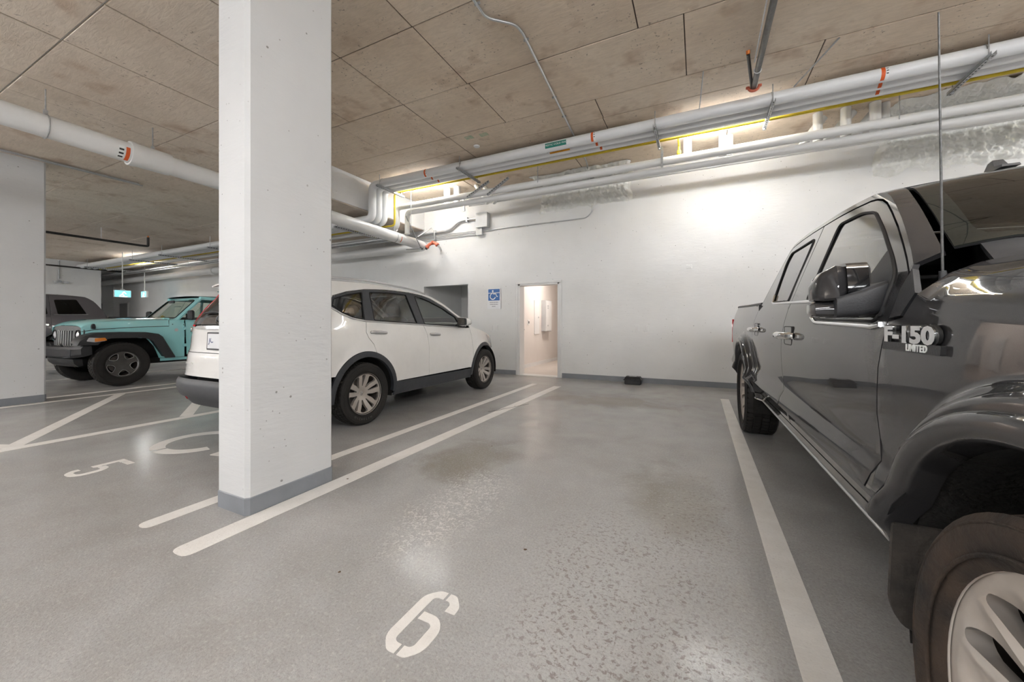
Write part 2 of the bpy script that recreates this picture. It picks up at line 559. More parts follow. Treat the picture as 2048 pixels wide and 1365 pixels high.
# the alcove behind the square opening, and the corridor behind the doorway
w = MB()
w.bx(-6.45, -6.245, WY + .2, WY + 1.9, 0, 2.4); w.bx(-4.932, -4.75, WY + .2, WY + 1.9, 0, 2.4)
w.bx(-6.45, -4.75, WY + 1.7, WY + 1.9, 0, 2.4); w.bx(-6.45, -4.75, WY + .2, WY + 1.9, 2.3, 2.4)
struct('wall_alcove', w, pm('alcove_paint', (.80, .80, .79), .08, 2, .6), label='grey walls of the unlit alcove')
w = MB()
w.bx(-4.2, -4.0, WY + .2, 12.6, 0, 2.6); w.bx(-2.3, -2.1, WY + .2, 12.6, 0, 2.6); w.bx(-4.2, -2.1, 12.4, 12.6, 0, 2.6)
w.bx(-4.2, -2.1, WY + .2, 12.6, 2.5, 2.6)
struct('wall_corridor', w, CORRW, label='warm white corridor walls behind the doorway')
struct('floor_corridor', MB().bx(-4.0, -2.3, WY + .06, 12.4, -.02, .004), CORRF, label='pale vinyl corridor floor')
b = MB(); b.bx(-4.0, -3.985, WY + .22, 12.4, 0.004, .10); b.bx(-2.315, -2.3, WY + .22, 12.4, 0.004, .10)
struct('baseboard_corridor', b, TRIMW)
# painted grey base along the back wall
b = MB()
for x0, x1 in ((-24, -6.245), (-4.932, -3.66), (-2.59, 7.0)): b.bx(x0, x1, WY - .008, WY, 0, .10)
struct('baseboard_back', b, BASEG, label='grey painted band along the foot of the back wall')
# door frame of the doorway
fr = MB()
for x0, x1 in ((-3.66, -3.605), (-2.645, -2.59)): fr.bx(x0, x1, WY - .03, WY + .0, 0, 2.0195, .006)
fr.bx(-3.66, -2.59, WY - .03, WY, 2.02, 2.075, .006)
fr.bx(-3.604, -3.565, WY - .018, WY + .22, 0.004, 2.019); fr.bx(-2.685, -2.646, WY - .018, WY + .22, 0.004, 2.019)
fr.bx(-3.604, -2.646, WY - .018, WY + .22, 1.985, 2.0195)
d1 = struct('door_1', fr, TRIMW, label='white door frame around the open doorway')
mobj('threshold', *(lambda m: (m.V, m.F))(MB().bx(-3.60, -2.65, WY - .03, WY + .22, 0, .012)), TRIMW, d1)
dl = MB().bx(-3.985, -3.945, WY + .24, WY + 1.02, .01, 2.0, .004)
mobj('door_leaf', dl.V, dl.F, TRIMW, d1)
hd = MB().cyl((-3.93, WY + .94, 1.0), (-3.88, WY + .94, 1.0), .012, 10); hd.cyl((-3.885, WY + .96, 1.0), (-3.885, WY + .84, 1.0), .01, 10)
hd.build('door_handle', GALV, d1, 40)

# ---------------------------------------------------------------- ceiling: slabs with cast form-panel fields
def tile_panels(parent, m, z, rows, xr, offs, plen, seed, xbreaks=None):
    """fields left by the formwork, each its own shallow plate with an open joint around it"""
    rnd = random.Random(seed); cache = {}
    for i in range(len(rows) - 1):
        y0, y1 = rows[i], rows[i + 1]
        xs = [xr[0]]
        x = xr[0] + offs[i % len(offs)]
        while x < xr[1] - .05:
            if x > xr[0] + .05: xs.append(x)
            x += plen
        xs.append(xr[1])
        if xbreaks and i in xbreaks: xs = [xr[0]] + [v for v in xbreaks[i] if xr[0] + .05 < v < xr[1] - .05] + [xr[1]]
        for a, c in zip(xs[:-1], xs[1:]):
            L, Wd = round(c - a, 3), round(y1 - y0, 3)
            if (L, Wd) not in cache:
                mb = MB().box((0, 0, .009), (L - .011, Wd - .011, .018), None, .004)
                me = bpy.data.meshes.new('panel'); me.from_pydata([tuple(v) for v in mb.V], [], mb.F); me.materials.append(m)
                cache[(L, Wd)] = me
            o = bpy.data.objects.new('panel', cache[(L, Wd)]); COL.objects.link(o); o.parent = parent
            o.location = ((a + c) / 2, (y0 + y1) / 2, z + rnd.uniform(0, .006))
ceil = struct('ceiling', MB().bx(-6.23, 7.2, -9, WY + .2, ZH + .012, ZH + .2), SEAM, label='high bare concrete slab with form panel joints')
tile_panels(ceil, CONC, ZH, [-1.0, .0, 1.0, 2.0, 3.02, 4.04, 5.06, 5.56, 6.6, WY], (-6.22, 6.99), [1.4, .38, 1.55, .9], 2.06, 3,
            {3: [-4.65, -3.62, -2.59, -.55, 1.5, 3.55, 5.6], 4: [-4.65, -3.62, -2.59, -.55, 1.5, 3.55, 5.6], 5: [-4.9, -3.62, -2.57, -.13, 2.3, 4.7],
             6: [-3.6, -1.24, 1.2, 3.6], 7: [-3.6, -1.25, 1.2, 3.6], 8: [-4.4, -2.0, .4, 2.9, 5.3]})
LOW = [(-6.23, WY), (-6.23, 3.75), (-4.76, 3.75), (-4.76, 2.5), (-3.2, 2.5), (-3.2, 1.935), (-2.38, 1.935), (-2.38, -9), (-24.2, -9), (-24.2, WY)]
low = struct('ceiling_low', MB().prism(LOW, ZL + .014, ZH + .011), WALLW, label='lower concrete slab with white painted edge')
rows = [-1.2, .02, 1.22, 2.5, 3.75, 4.97, 6.2, WY]
def lowtiles(xr, ymax, seed, xb):
    r = [y for y in rows if y <= ymax + .01]
    tile_panels(low, CONCLOW, ZL - .006, r, xr, [0.7, 1.6, .2, 1.1], 2.44, seed, xb)
lowtiles((-24.0, -6.235), WY, 5, None)
lowtiles((-6.235, -4.765), 3.75, 6, {i: [-5.78] for i in range(8)})
lowtiles((-4.765, -3.205), 2.5, 7, {2: [-3.95], 1: [-3.95]})
lowtiles((-3.205, -2.385), 1.24, 8, {})
tile_panels(low, CONCLOW, ZL - .006, [1.22, 1.93], (-3.205, -2.385), [9], 9, 9)
for yy0, yy1 in ((-9, -1.2),): tile_panels(low, CONCLOW, ZL - .006, [yy0, yy1], (-24, -2.385), [30], 30, 4)

# ---------------------------------------------------------------- columns
def column(name, x0, x1, y0, y1, z, label, ch=.022):
    def poly(e, c): return [(x0 - e + c, y0 - e), (x1 + e - c, y0 - e), (x1 + e, y0 - e + c), (x1 + e, y1 + e - c), (x1 + e - c, y1 + e), (x0 - e + c, y1 + e), (x0 - e, y1 + e - c), (x0 - e, y0 - e + c)]
    o = MB().prism(poly(0, ch), 0, z).build(name, COLW)
    o['kind'] = 'structure'; o['label'] = label
    bb = MB()
    po, pi = poly(.004, ch), poly(-.001, ch)
    n = 8
    V = [(a, c, 0) for a, c in po] + [(a, c, .098) for a, c in po] + [(a, c, .104) for a, c in pi]
    F = [(i, (i + 1) % n, n + (i + 1) % n, n + i) for i in range(n)] + [(n + i, n + (i + 1) % n, 2 * n + (i + 1) % n, 2 * n + i) for i in range(n)]
    bb.add(V, F).build('painted_base', BASEG, o)
    return o
column('column_near', -2.695, -2.385, 1.335, 1.93, ZL, 'white concrete column standing between the two bays')
column('column_far', -8.92, -8.607, 1.335, 2.05, ZL, 'white concrete column at the left edge')

# ================================================================== FLOOR PAINT (parts of the floor)
def paint(name, poly, label=None, z=.0016):
    o = MB().prism(poly, 0, z).build(name, PAINT, floor)
    if label: o['label'] = label
    return o
def stripe(x0, x1, y0, y1, rnear=.05):
    xm = (x0 + x1) / 2
    return rpoly([(x0, y0), (x1, y0), (x1, y1), (x0, y1)], [rnear, rnear, .0, .0], 4)
paint('bay_line', stripe(-2.372, -2.235, .965, 6.62), 'white bay line right of the column')
paint('bay_line', stripe(-2.845, -2.74, 1.005, 6.72), 'white bay line left of the column')
paint('bay_line', stripe(.297, .41, .9, 6.58), 'white bay line under the edge of the pickup')
paint('bay_line', stripe(-5.66, -5.53, .6, 6.62), 'white line along the hatched aisle')
paint('bay_line', stripe(-8.53, -8.41, .9, 6.62), 'white line beside the far column')
paint('bay_line', stripe(-9.04, -8.93, .95, 6.62))
paint('bay_line', stripe(-11.75, -11.64, .95, 6.62)); paint('bay_line', stripe(-14.5, -14.39, .95, 6.62))
paint('bay_line', stripe(3.05, 3.16, .9, 6.58))
def bar(a, c, wd):
    a, c = Vector(a), Vector(c); d = (c - a).normalized(); n = Vector((-d.y, d.x)) * wd / 2
    return [tuple(a + n), tuple(a - n), tuple(c - n), tuple(c + n)]
for k in range(4):
    y = 1.12 + k * 1.33
    paint('hatch_bar', bar((-5.665, y + .02), (-8.40, y + 1.66), .125), None, .0011)
paint('hatch_bar', bar((-5.665, 1.16), (-7.0, .55), .125), None, .0006)
# stencilled numbers
def ring_arc(cx, cy, rx, ry, w, a0, a1, n=10):
    o, i = [], []
    for k in range(n + 1):
        a = math.radians(a0 + (a1 - a0) * k / n)
        o.append((cx + rx * math.cos(a), cy + ry * math.sin(a))); i.append((cx + (rx - w) * math.cos(a), cy + (ry - w) * math.sin(a)))
    return o + i[::-1]
def stencil(name, polys, label):
    mb = MB()
    for p in polys: mb.prism(p, 0, .0016)
    o = mb.build(name, PAINT, floor); o['label'] = label
    return o
def off(polys, dx, dy, sx=1, sy=1): return [[(dx + sx * x, dy + sy * y) for x, y in p] for p in polys]
# "6": 0.18 wide, 0.32 tall, split by stencil bridges
six = [
    rpoly([(.085, 0), (.085, .042), (.06, .042), (.045, .055), (.045, .275), (.06, .285), (.085, .285), (.085, .325), (.05, .325), (0, .275), (0, .05), (.05, 0)], [0, 0, .01, .01, .01, .01, 0, 0, .02, .03, .03, .02], 3),
    rpoly([(.097, .325), (.097, .285), (.115, .285), (.128, .27), (.128, .235), (.173, .235), (.173, .275), (.128, .325)], [0, 0, .008, .008, 0, 0, .03, .03], 3),
    rpoly([(.097, 0), (.128, 0), (.173, .05), (.173, .15), (.13, .20), (.057, .20), (.057, .16), (.115, .16), (.128, .147), (.128, .055), (.115, .042), (.097, .042)], [0, .03, .03, .03, .03, 0, 0, .01, .01, .01, .01, 0], 3)]
stencil('bay_number_six', off(six, -1.025, 1.0), 'white stencilled number 6')
five = [
    rpoly([(.09, .33), (.09, .288), (.19, .288), (.19, .33)], 0),
    rpoly([(0, .33), (0, .15), (.045, .15), (.06, .165), (.06, .19), (.047, .195), (.047, .285), (.078, .285), (.078, .33)], 0),
    rpoly([(.07, .208), (.07, .165), (.12, .165), (.142, .145), (.142, .06), (.12, .042), (.07, .042), (.048, .06), (.048, .085), (0, .085), (0, .05), (.05, 0), (.14, 0), (.19, .05), (.19, .155), (.14, .208)], [0, 0, .01, .01, .01, .01, .01, .01, 0, 0, .03, .03, .03, .03, .03, .03], 3)]
stencil('bay_number_five', off(five, -4.33, 1.1, 1.05, 1.08), 'white stencilled number 5')
wc = [ring_arc(-4.32, 2.0, .37, .36, .11, 95, 258, 14), ring_arc(-4.32, 2.0, .37, .36, .11, 266, 345, 10),
      rpoly([(-4.36, 2.36), (-4.27, 2.36), (-4.27, 2.75), (-4.36, 2.75)], .01), rpoly([(-4.26, 2.42), (-3.9, 2.42), (-3.82, 2.0), (-3.72, 2.02), (-3.8, 2.52), (-4.26, 2.52)], .02),
      rpoly([(-3.83, 1.98), (-3.8, 1.82), (-3.62, 1.86), (-3.64, 1.97), (-3.72, 1.95), (-3.74, 1.99)], .02), ring_arc(-4.31, 2.9, .1, .1, .099, 0, 350, 16)]
stencil('wheelchair_symbol', wc, 'white stencilled wheelchair symbol partly behind the column')

crack = [(-2.44, 4.30), (-2.36, 4.42), (-2.33, 4.55), (-2.27, 4.66), (-2.22, 4.84), (-2.16, 4.97)]
mb = MB()
for a, c in zip(crack[:-1], crack[1:]): mb.prism(bar(a, c, .012), .0012, .0021)
mb.build('hairline_crack', pm('crack_dirt', (.07, .055, .045), .3, 30, .9), floor)
for (x, y) in ((-3.30, 5.20), (-3.04, 5.22)):
    MB().bx(x - .07, x + .07, y - .05, y + .05, ZH - .0015, ZH - .0005).build('survey_mark', pm('faded_green_spray', (.33, .46, .30), .3, 25, .9, c2=(.60, .55, .43)), ceil)
# ================================================================== LIGHT FIXTURES
def strip_light(x, y, z, L, label, axis='X', e=None, grp='garage strip lights'):
    o = empty('strip_light', (x, y, z)); tag(o, label, 'light', grp)
    if axis == 'Y': o.rotation_euler = (0, 0, PI / 2)
    MB().bx(-L / 2, L / 2, -.06, .06, -.03, 0, .006).build('housing', WHITEMET, o)
    pr = [(-.05, 0), (-.045, -.03), (-.028, -.052), (0, -.06), (.028, -.052), (.045, -.03), (.05, 0)]
    m = MB(); rows_ = [[Vector((xx, a, c - .03)) for a, c in pr] for xx in (-L / 2 + .02, L / 2 - .02)]
    m.grid(rows_); m.F.append(tuple(range(7))); m.F.append(tuple(range(13, 6, -1)))
    m.build('lens', e or LAMP, o, 60)
    for sx in (-1, 1): MB().bx(sx * (L / 2 - .01) - .012, sx * (L / 2 - .01) + .012, -.058, .058, -.095, -.028, .006).build('end_cap', WHITEMET, o)
    return o
def pendant(x, y, ceil_z, label, dr=.42, em=None, grp='added unseen fill lights'):
    o = empty('pendant_strip_light', (x, y, ceil_z - dr)); tag(o, label, 'light', grp)
    MB().bx(-.62, .62, -.02, .02, -.012, .012, .004).build('spine', WHITEMET, o)
    for k in (-1, 1): MB().cyl((-.60, k * .06, 0), (.60, k * .06, 0), .026, 12).build('tube', em or LAMPA, o, 50)
    for k in (-1, 1):
        MB().bx(k * .61 - .012, k * .61 + .012, -.09, .09, -.03, .03, .006).build('end_cap', WHITEMET, o)
        MB().cyl((k * .45, 0, .01), (k * .45, 0, dr), .005, 8).build('suspension_rod', GALV, o)
for yy, row in ((-1.9, 'near row'), (-5.4, 'far row')):  # lamp rows added out of view to brighten the room and its ceiling
    for k, x in enumerate((-20.5, -17.0, -13.2, -9.6, -5.0, -1.0, 2.2, 5.2)):
        pendant(x, yy, ZL if x < -2.38 else ZH, 'added unseen strip light over the drive aisle, %s, number %s from the left' % (row, ('one', 'two', 'three', 'four', 'five', 'six', 'seven', 'eight')[k]), .62)
pendant(1.6, .2, ZH, 'added unseen fill light above the grey pickup, left one', .62)  # unseen lamp pair, put in to lift the column's right face
pendant(4.6, .2, ZH, 'added unseen fill light above the grey pickup, right one', .62)
pendant(.30, 6.42, ZH, 'lit tube light above the pipes at the back wall, right one', .075, LAMP, 'tube lights along the back wall')
pendant(-5.20, 6.42, ZH, 'lit tube light by the concrete step, next to the pipe drop', .075, LAMP, 'tube lights along the back wall')
pendant(-11.4, 6.95, ZL, 'tube light over the back wall hidden behind the column', .12, LAMP, 'tube lights along the back wall')
pendant(-17.4, 6.45, ZL, 'lit tube light among the pipes far left', .12, LAMP, 'tube lights along the back wall')
pendant(5.6, 6.42, ZH, 'tube light at the back wall beyond the grey pickup', .15, LAMP, 'tube lights along the back wall')
strip_light(5.0, 3.0, ZH, 1.25, 'strip light over the bay beyond the pickup', 'Y')
strip_light(-3.1, 9.6, 2.495, .9, 'warm corridor light behind the doorway', 'Y', LAMPW, 'corridor light')

# ================================================================== PIPES AND SERVICES
def pipe(name, pts, r, m, label, cat='pipe', group=None, fr=.12, n=16, cap=True):
    o = MB().tube(fillet(pts, fr, 7), r, n, cap).build(name, m, None, 50)
    tag(o, label, cat, group)
    return o
def band(x, y, z, r, wd, a0, a1, m, name, parent, n=10):
    """sticker wrapped on a pipe that runs along X, from angle a0 to a1 (0 = +Y, 90 = up)"""
    rows_ = []
    for k in range(n + 1):
        a = math.radians(a0 + (a1 - a0) * k / n)
        rows_.append([Vector((x + s * wd / 2, y + r * math.cos(a), z + r * math.sin(a))) for s in (-1, 1)])
    return MB().grid(rows_).build(name, m, parent, 80)
# --- rack of three jacketed pipes and a gas line hung under the high slab, dropping under the concrete step
RY = (5.80, 5.965, 6.125); RR = .077; RZ = 3.985
names = ('front white jacketed pipe of the ceiling rack, carrying the green label', 'middle white jacketed pipe of the ceiling rack, carrying the amber label', 'rear white jacketed pipe of the ceiling rack, next to the yellow line')
for i, y in enumerate(RY):
    xd = -6.02 + i * .0
    p = pipe('jacketed_pipe', [(7.0, y, RZ), (xd, y, RZ), (xd, y, 3.30), (-20.98, y, 3.30)], RR, PVC, names[i], fr=.14)
    for x in (-4.62, -1.45, 1.88):
        band(x + .03 * i, y, RZ, RR + .0012, .035, 110, 250, ORANGEL, 'orange_label', p)
        band(x + .035 + .03 * i, y, RZ, RR + .0012, .03, 110, 250, INKW, 'white_label', p)
        for k in range(3): band(x + .035 + .03 * i, y, RZ, RR + .0018, .02, 150 + k * 22, 158 + k * 22, INKB, 'label_print', p, 2)
    if i == 0:
        lb = band(-2.03, y, RZ, RR + .0014, .35, 158, 216, GREENL, 'green_label', p)
        text_obj('label_lettering', 'DOMESTIC COLD WATER', INKW, frame4((-2.03, y - RR - .0026, RZ - .008), (1, 0, 0), (0, .12, 1)), lb, size=.042, depth=.0005)
    if i == 1:
        lb = band(-2.02, y, RZ, RR + .0014, .34, 178, 232, AMBERL, 'amber_label', p)
        text_obj('label_lettering', 'DOMESTIC HOT WATER', INKB, frame4((-2.02, y - RR + .006, RZ - .033), (1, 0, 0), (0, -.5, 1)), lb, size=.04, depth=.0005)
pipe('gas_pipe', [(7.0, 6.27, 3.945), (-5.86, 6.27, 3.945), (-5.86, 6.27, 3.25), (-20.98, 6.27, 3.25)], .02, YELLOW, 'thin yellow gas line along the ceiling rack', fr=.08, n=10)
v = pipe('gas_pipe', [(-.28, 6.30, 3.98), (-.28, 6.62, 3.98), (-.28, 6.62, 3.80)], .018, YELLOW, 'short yellow gas branch with a valve beside the lit pipes', fr=.05, n=10)
MB().box((-.28, 6.62, 3.86), (.06, .05, .07), None, .012).build('valve_body', YELLOW, v)
# --- the two bare white pipes nearer to the wall
pipe('white_pipe', [(7.0, 6.50, 3.712), (-6.0, 6.50, 3.712), (-6.0, 6.50, 3.275), (-23.9, 6.50, 3.275)], .060, PVC2, 'upper white pipe running in front of the back wall', fr=.1)
pipe('white_pipe', [(7.0, 6.60, 3.605), (-5.80, 6.60, 3.605), (-5.80, 6.60, 3.13)], .055, PVC2, 'lower white pipe in front of the back wall, turning down at the step', fr=.1)
pipe('white_pipe', [(7.0, 7.25, 3.80), (-4.6, 7.25, 3.80)], .045, PVC2, 'thin white pipe tight behind the wall pipes', fr=.1)
# --- upright and slanting white connectors between rack and slab
kk = 0
conn = [((-.16, 6.78, ZH), (-.16, 6.78, 3.80), .062), ((.34, 6.9, ZH), (.34, 6.9, 3.80), .055), ((.44, 6.95, ZH), (.44, 6.95, 3.80), .05),
        ((1.62, 6.93, ZH), (1.34, 6.93, 3.72), .055), ((1.52, 6.78, ZH), (1.52, 6.78, 3.72), .058), ((1.95, 6.93, ZH), (1.62, 6.93, 3.72), .055),
        ((1.83, 6.78, ZH), (1.83, 6.78, 3.72), .06), ((2.22, 6.93, ZH), (1.92, 6.93, 3.72), .055), ((2.14, 6.78, ZH), (2.14, 6.78, 3.72), .062), ((2.27, 6.85, ZH), (2.27, 6.85, 3.72), .045),
        ((-4.98, 6.95, ZH), (-4.98, 6.95, 3.7), .07), ((-4.72, 6.95, ZH), (-4.72, 6.95, 3.7), .07), ((-4.30, 7.05, ZH), (-4.0, 7.05, 3.70), .05), ((-4.16, 7.1, ZH), (-3.86, 7.1, 3.70), .05)]
lab = ['white upright pipe right under the strip light', 'white upright pipe just right of the strip light, left of a pair', 'white upright pipe just right of the strip light, right of a pair',
       'leftmost slanting white pipe between slab and wall pipes', 'leftmost upright white pipe of the cluster above the pickup', 'middle slanting white pipe of the cluster above the pickup',
       'middle upright white pipe of the cluster above the pickup', 'right slanting white pipe of the cluster above the pickup', 'widest upright white pipe of the cluster, by the spray foam', 'thin upright white pipe of the cluster, by the spray foam',
       'white upright pipe in the glare by the pipe drop, left one', 'white upright pipe in the glare by the pipe drop, right one', 'left slanting white pipe near the pipe drop', 'right slanting white pipe near the pipe drop']
for (a, c, r), l in zip(conn, lab):
    tag(MB().cyl(a, c, r, 16).build('connector_pipe', PVC2, None, 50), l, 'pipe', 'white connector pipes')
# --- trapeze hangers
def hanger(x, y0, y1, z, label, slant=0.0, rods=(5.70, 6.33)):
    o = empty('trapeze_hanger', (x, (y0 + y1) / 2, z)); tag(o, label, 'pipe hanger', 'trapeze hangers')
    L = y1 - y0
    ch = MB().bx(-.02, .02, -L / 2, L / 2, -.045, -.041); ch.bx(-.02, -.017, -L / 2, L / 2, -.045, -.004); ch.bx(.017, .02, -L / 2, L / 2, -.045, -.004)
    ch.build('strut_channel', GALV, o)
    sl = MB(); n = int(L / .05)
    for k in range(n): sl.bx(-.007, .007, -L / 2 + (k + .3) * L / n, -L / 2 + (k + .75) * L / n, -.0465, -.0448)
    sl = sl.build('slot_row', INKB, o); sl['kind'] = 'stuff'
    for ry in rods:
        yy = ry - (y0 + y1) / 2
        MB().cyl((0, yy, -.05), (0, yy, ZH - z), .006, 8).build('threaded_rod', GALV, o)
        MB().lathe([(-.062, 0), (-.062, .014), (-.046, .014), (-.046, 0)], 6, 'Z', (0, yy, 0)).build('nut', GALV, o)
    for yc in RY:
        cl = MB()
        cl.tube([(.0, yc - RY[0] * 0 - (y0 + y1) / 2 + (RR + .004) * math.cos(a), RZ - z + (RR + .004) * math.sin(a)) for a in [PI * k / 10 for k in range(11)]], .005, 6)
        cl.build('clamp', GALV, o)
    return o
zt = RZ - RR
for x, l in ((-5.72, 'slotted hanger holding the rack beside the pipe drop'), (-3.82, 'slotted hanger holding the rack left of the labelled stretch'), (-.55, 'slotted hanger right of the green label'),
             (.83, 'slotted hanger beside the grey sprinkler pipe'), (2.69, 'slotted hanger above the spray foam at the right')):
    hanger(x, 5.62, 6.40, zt, l)
# slanted braces and small struts near the drop
def strut(a, c, label, w_=.04):
    a, c = Vector(a), Vector(c); d = (c - a); L = d.length
    M = frame4(a, d, (0, 0, 1)) if abs(d.normalized().z) < .95 else frame4(a, d, (0, 1, 0))
    o = empty('brace_strut'); tag(o, label, 'strut', 'brace struts')
    m = MB().bx(0, L, -w_ / 2, w_ / 2, -.003, .003); m.bx(0, L, -w_ / 2, -w_ / 2 + .003, 0, .03); m.bx(0, L, w_ / 2 - .003, w_ / 2, 0, .03)
    m.build('channel', GALV, o)
    s2 = MB(); n = max(2, int(L / .05))
    for k in range(n): s2.bx((k + .3) * L / n, (k + .72) * L / n, -.007, .007, -.0045, .0035)
    s2 = s2.build('slot_row', INKB, o); s2['kind'] = 'stuff'
    o.matrix_world = M
    return o
strut((-3.62, 6.40, 3.88), (-4.12, 6.40, 3.64), 'slotted brace slanting from rack to wall pipe, left one')
strut((-3.20, 6.40, 3.88), (-3.66, 6.40, 3.62), 'slotted brace slanting from rack to wall pipe, right one')
strut((-.53, 6.44, 3.92), (-.53, 6.44, 3.60), 'upright slotted strut holding the wall pipes under the green label')
strut((-4.75, 7.22, 3.98), (-4.72, 7.22, 3.66), 'short slotted strut in the glare by the pipe drop')
# rods that carry the wall pipes
for x, l in ((-5.55, 'thin rod in front of the pipe drop'), (2.26, 'thin rod between rack and wall pipes, left of the truck antenna'), (3.4, 'thin rod between rack and wall pipes at the far right'), (-2.62, 'thin rod right of the slanting braces')):
    tag(MB().cyl((x, 6.43, ZH), (x, 6.43, 3.05 if x < -5 else 3.70), .006, 8).build('hanger_rod', GALV), l, 'rod', 'hanger rods')
for x, y, z0, l in ((3.02, 5.35, 3.98, 'slanting thin rod above the spray foam'), (-.0, 5.5, 3.98, 'slanting thin wire above the rack'),):
    tag(MB().cyl((x + .05, y - .45, ZH), (x, y + .42, z0 + .03), .006, 8).build('seismic_wire', GALV), l, 'wire', 'seismic wires')
tag(MB().cyl((1.32, 5.08, ZH), (1.05, 5.72, 4.04), .008, 8).build('seismic_wire', GALV), 'slanting braided wire from slab joint to rack', 'wire', 'seismic wires')
# --- large white drain pipe running towards the wall
DX = -5.9
dp = MB().tube([(DX, -9, 3.345), (DX, 1.12, 3.127), (DX, 7.0, 3.003)], .112, 24)
dp = tag(dp.build('drain_pipe', PVC2, None, 50), 'large white drain pipe crossing under the low slab', 'pipe')
def dz(y): return 3.127 - (y - 1.12) * .0211
cp = MB().lathe([(2.02, .114), (2.02, .135), (2.06, .137), (2.10, .130), (2.36, .130), (2.38, .127), (2.40, .127), (2.40, .113)], 32, 'Y', (DX, 0, dz(2.2))).build('coupling_sleeve', PVC2, dp, 40)
def yband(y, wd, a0, a1, m, nm):
    rows_ = []
    for k in range(9):
        a = math.radians(a0 + (a1 - a0) * k / 8)
        rows_.append([Vector((DX + .1135 * math.cos(a), y + s * wd / 2, dz(y) + .1135 * math.sin(a))) for s in (-1, 1)])
    return MB().grid(rows_).build(nm, m, dp, 80)
yband(1.985, .035, -75, 10, ORANGEL, 'orange_label'); yband(1.93, .05, -70, 10, INKW, 'white_label')
for k in range(3): yband(1.93, .04, -60 + k * 22, -50 + k * 22, INKB, 'label_print')
yband(6.45, .04, -75, 20, INKW, 'white_label'); yband(6.42, .02, -60, 10, ORANGEL, 'orange_label')
for y in (1.40, 2.24, 4.6, 6.3):
    hg = MB().cyl((DX, y, ZL if y < 3.7 else ZH), (DX, y, dz(y) + .16), .006, 8)
    hg.tube([(DX + .12 * math.cos(a), y, dz(y) + .12 * math.sin(a)) for a in [2 * PI * k / 28 for k in range(28)]], .005, 6, closed=True)
    hg.bx(DX - .012, DX + .012, y - .016, y + .016, dz(y) + .11, dz(y) + .165, .003)
    hg.build('clevis_hanger', GALV, dp)
# elbow and the run along the wall to the left
pipe('drain_elbow_pipe', [(DX, 6.98, 3.0), (DX, 7.32, 2.995), (-6.3, 7.32, 2.99), (-23.9, 7.32, 2.95)], .108, PVC2, 'white drain run along the back wall behind the white SUV', fr=.22)
MB().lathe([(-15.1, .110), (-15.1, .13), (-14.9, .13), (-14.9, .110)], 24, 'X', (0, 7.32, 2.965)).build('coupling_sleeve', PVC2, bpy.data.objects['drain_elbow_pipe'], 40)
# small pipes under the low slab along the wall
for i, (y, z, r) in enumerate(((6.72, 3.12, .03), (6.85, 3.10, .025), (7.0, 3.16, .03), (7.12, 3.22, .035), (6.66, 3.32, .05), (6.8, 3.34, .05))):
    pipe('branch_pipe', [(-6.3, y, z), (-23.9, y, z)], r, CONDUIT if i < 4 else PVC2, ['lowest thin conduit', 'second thin conduit', 'third thin conduit', 'fourth thin conduit', 'front white branch pipe', 'rear white branch pipe'][i] + ' of the run under the low slab', group='runs under the low slab', n=10)
for x in (-6.9, -9.2, -11.8, -14.4, -16.3, -19.8):
    o = empty('trapeze_hanger', (x, 6.6, 3.21)); tag(o, 'slotted hanger under the low slab, %s' % {-6.9: 'nearest to the step', -9.2: 'over the hatched aisle', -11.8: 'over the teal SUV', -14.4: 'over the dark pickup', -16.3: 'before the exit sign', -19.8: 'farthest from the camera'}[x], 'pipe hanger', 'hangers under the low slab')
    MB().bx(-.02, .02, -1.0, .65, -.04, 0).build('strut_channel', GALV, o)
    sl = MB()
    for k in range(26): sl.bx(-.0215, .0215, -.97 + k * .062, -.945 + k * .062, -.028, -.012)
    sl = sl.build('slot_row', INKB, o); sl['kind'] = 'stuff'
    for yy in (-.92, .0, .58): MB().cyl((0, yy, -.05), (0, yy, ZL - 3.21), .006, 8).build('threaded_rod', GALV, o)
# orange coupling with black tails beside the elbow
oc = empty('orange_coupling', (-5.58, 7.22, 2.99)); oc.scale = (.8, .8, .8); tag(oc, 'orange grooved pipe fitting at the end of the drain pipe', 'pipe fitting')
MB().tube(fillet([(-.19, -.05, -.09), (-.12, 0, .03), (.02, .05, .07), (.13, .06, -.02)], .1, 6), .045, 14).build('elbow_body', REDORANGE, oc, 50)
for c, d in (((-.17, -.04, -.06), (.5, .3, .8)), ((-.02, .03, .065), (1, .2, .2)), ((.11, .06, .0), (.6, 0, -.8))):
    c, d = Vector(c), Vector(d).normalized()
    MB().cyl(c - d * .022, c + d * .022, .06, 16).build('grooved_ring', REDORANGE, oc, 50)
MB().cyl((-.19, -.05, -.09), (-.205, -.06, -.13), .04, 12).build('open_end', BLACKIRON, oc, 50)
MB().tube([(.12, .06, -.01), (.02, .3, -.02), (-.16, .60, -.03)], .034, 12).build('wall_stub', PVC2, oc, 50)
for a, c, l in (((-5.755, 6.5, 3.50), (-5.755, 7.0, 2.90), 'long slanting rod crossing the end of the drain pipe'), ((-5.60, 7.2, 3.38), (-5.765, 6.9, 3.12), 'slanting bolt rod above the orange fitting'), ((-6.05, 6.85, 2.855), (-5.68, 6.95, 2.86), 'dark bolt rod passing under the drain elbow')):
    o = tag(MB().cyl(a, c, .012, 10).build('bolt_rod', GALV), l, 'rod', 'bolt rods')
    c = Vector(c); d = (c - Vector(a)).normalized()
    MB().cyl(c - d * .01, c + d * .03, .024, 8).build('nut', STEELDK, o)
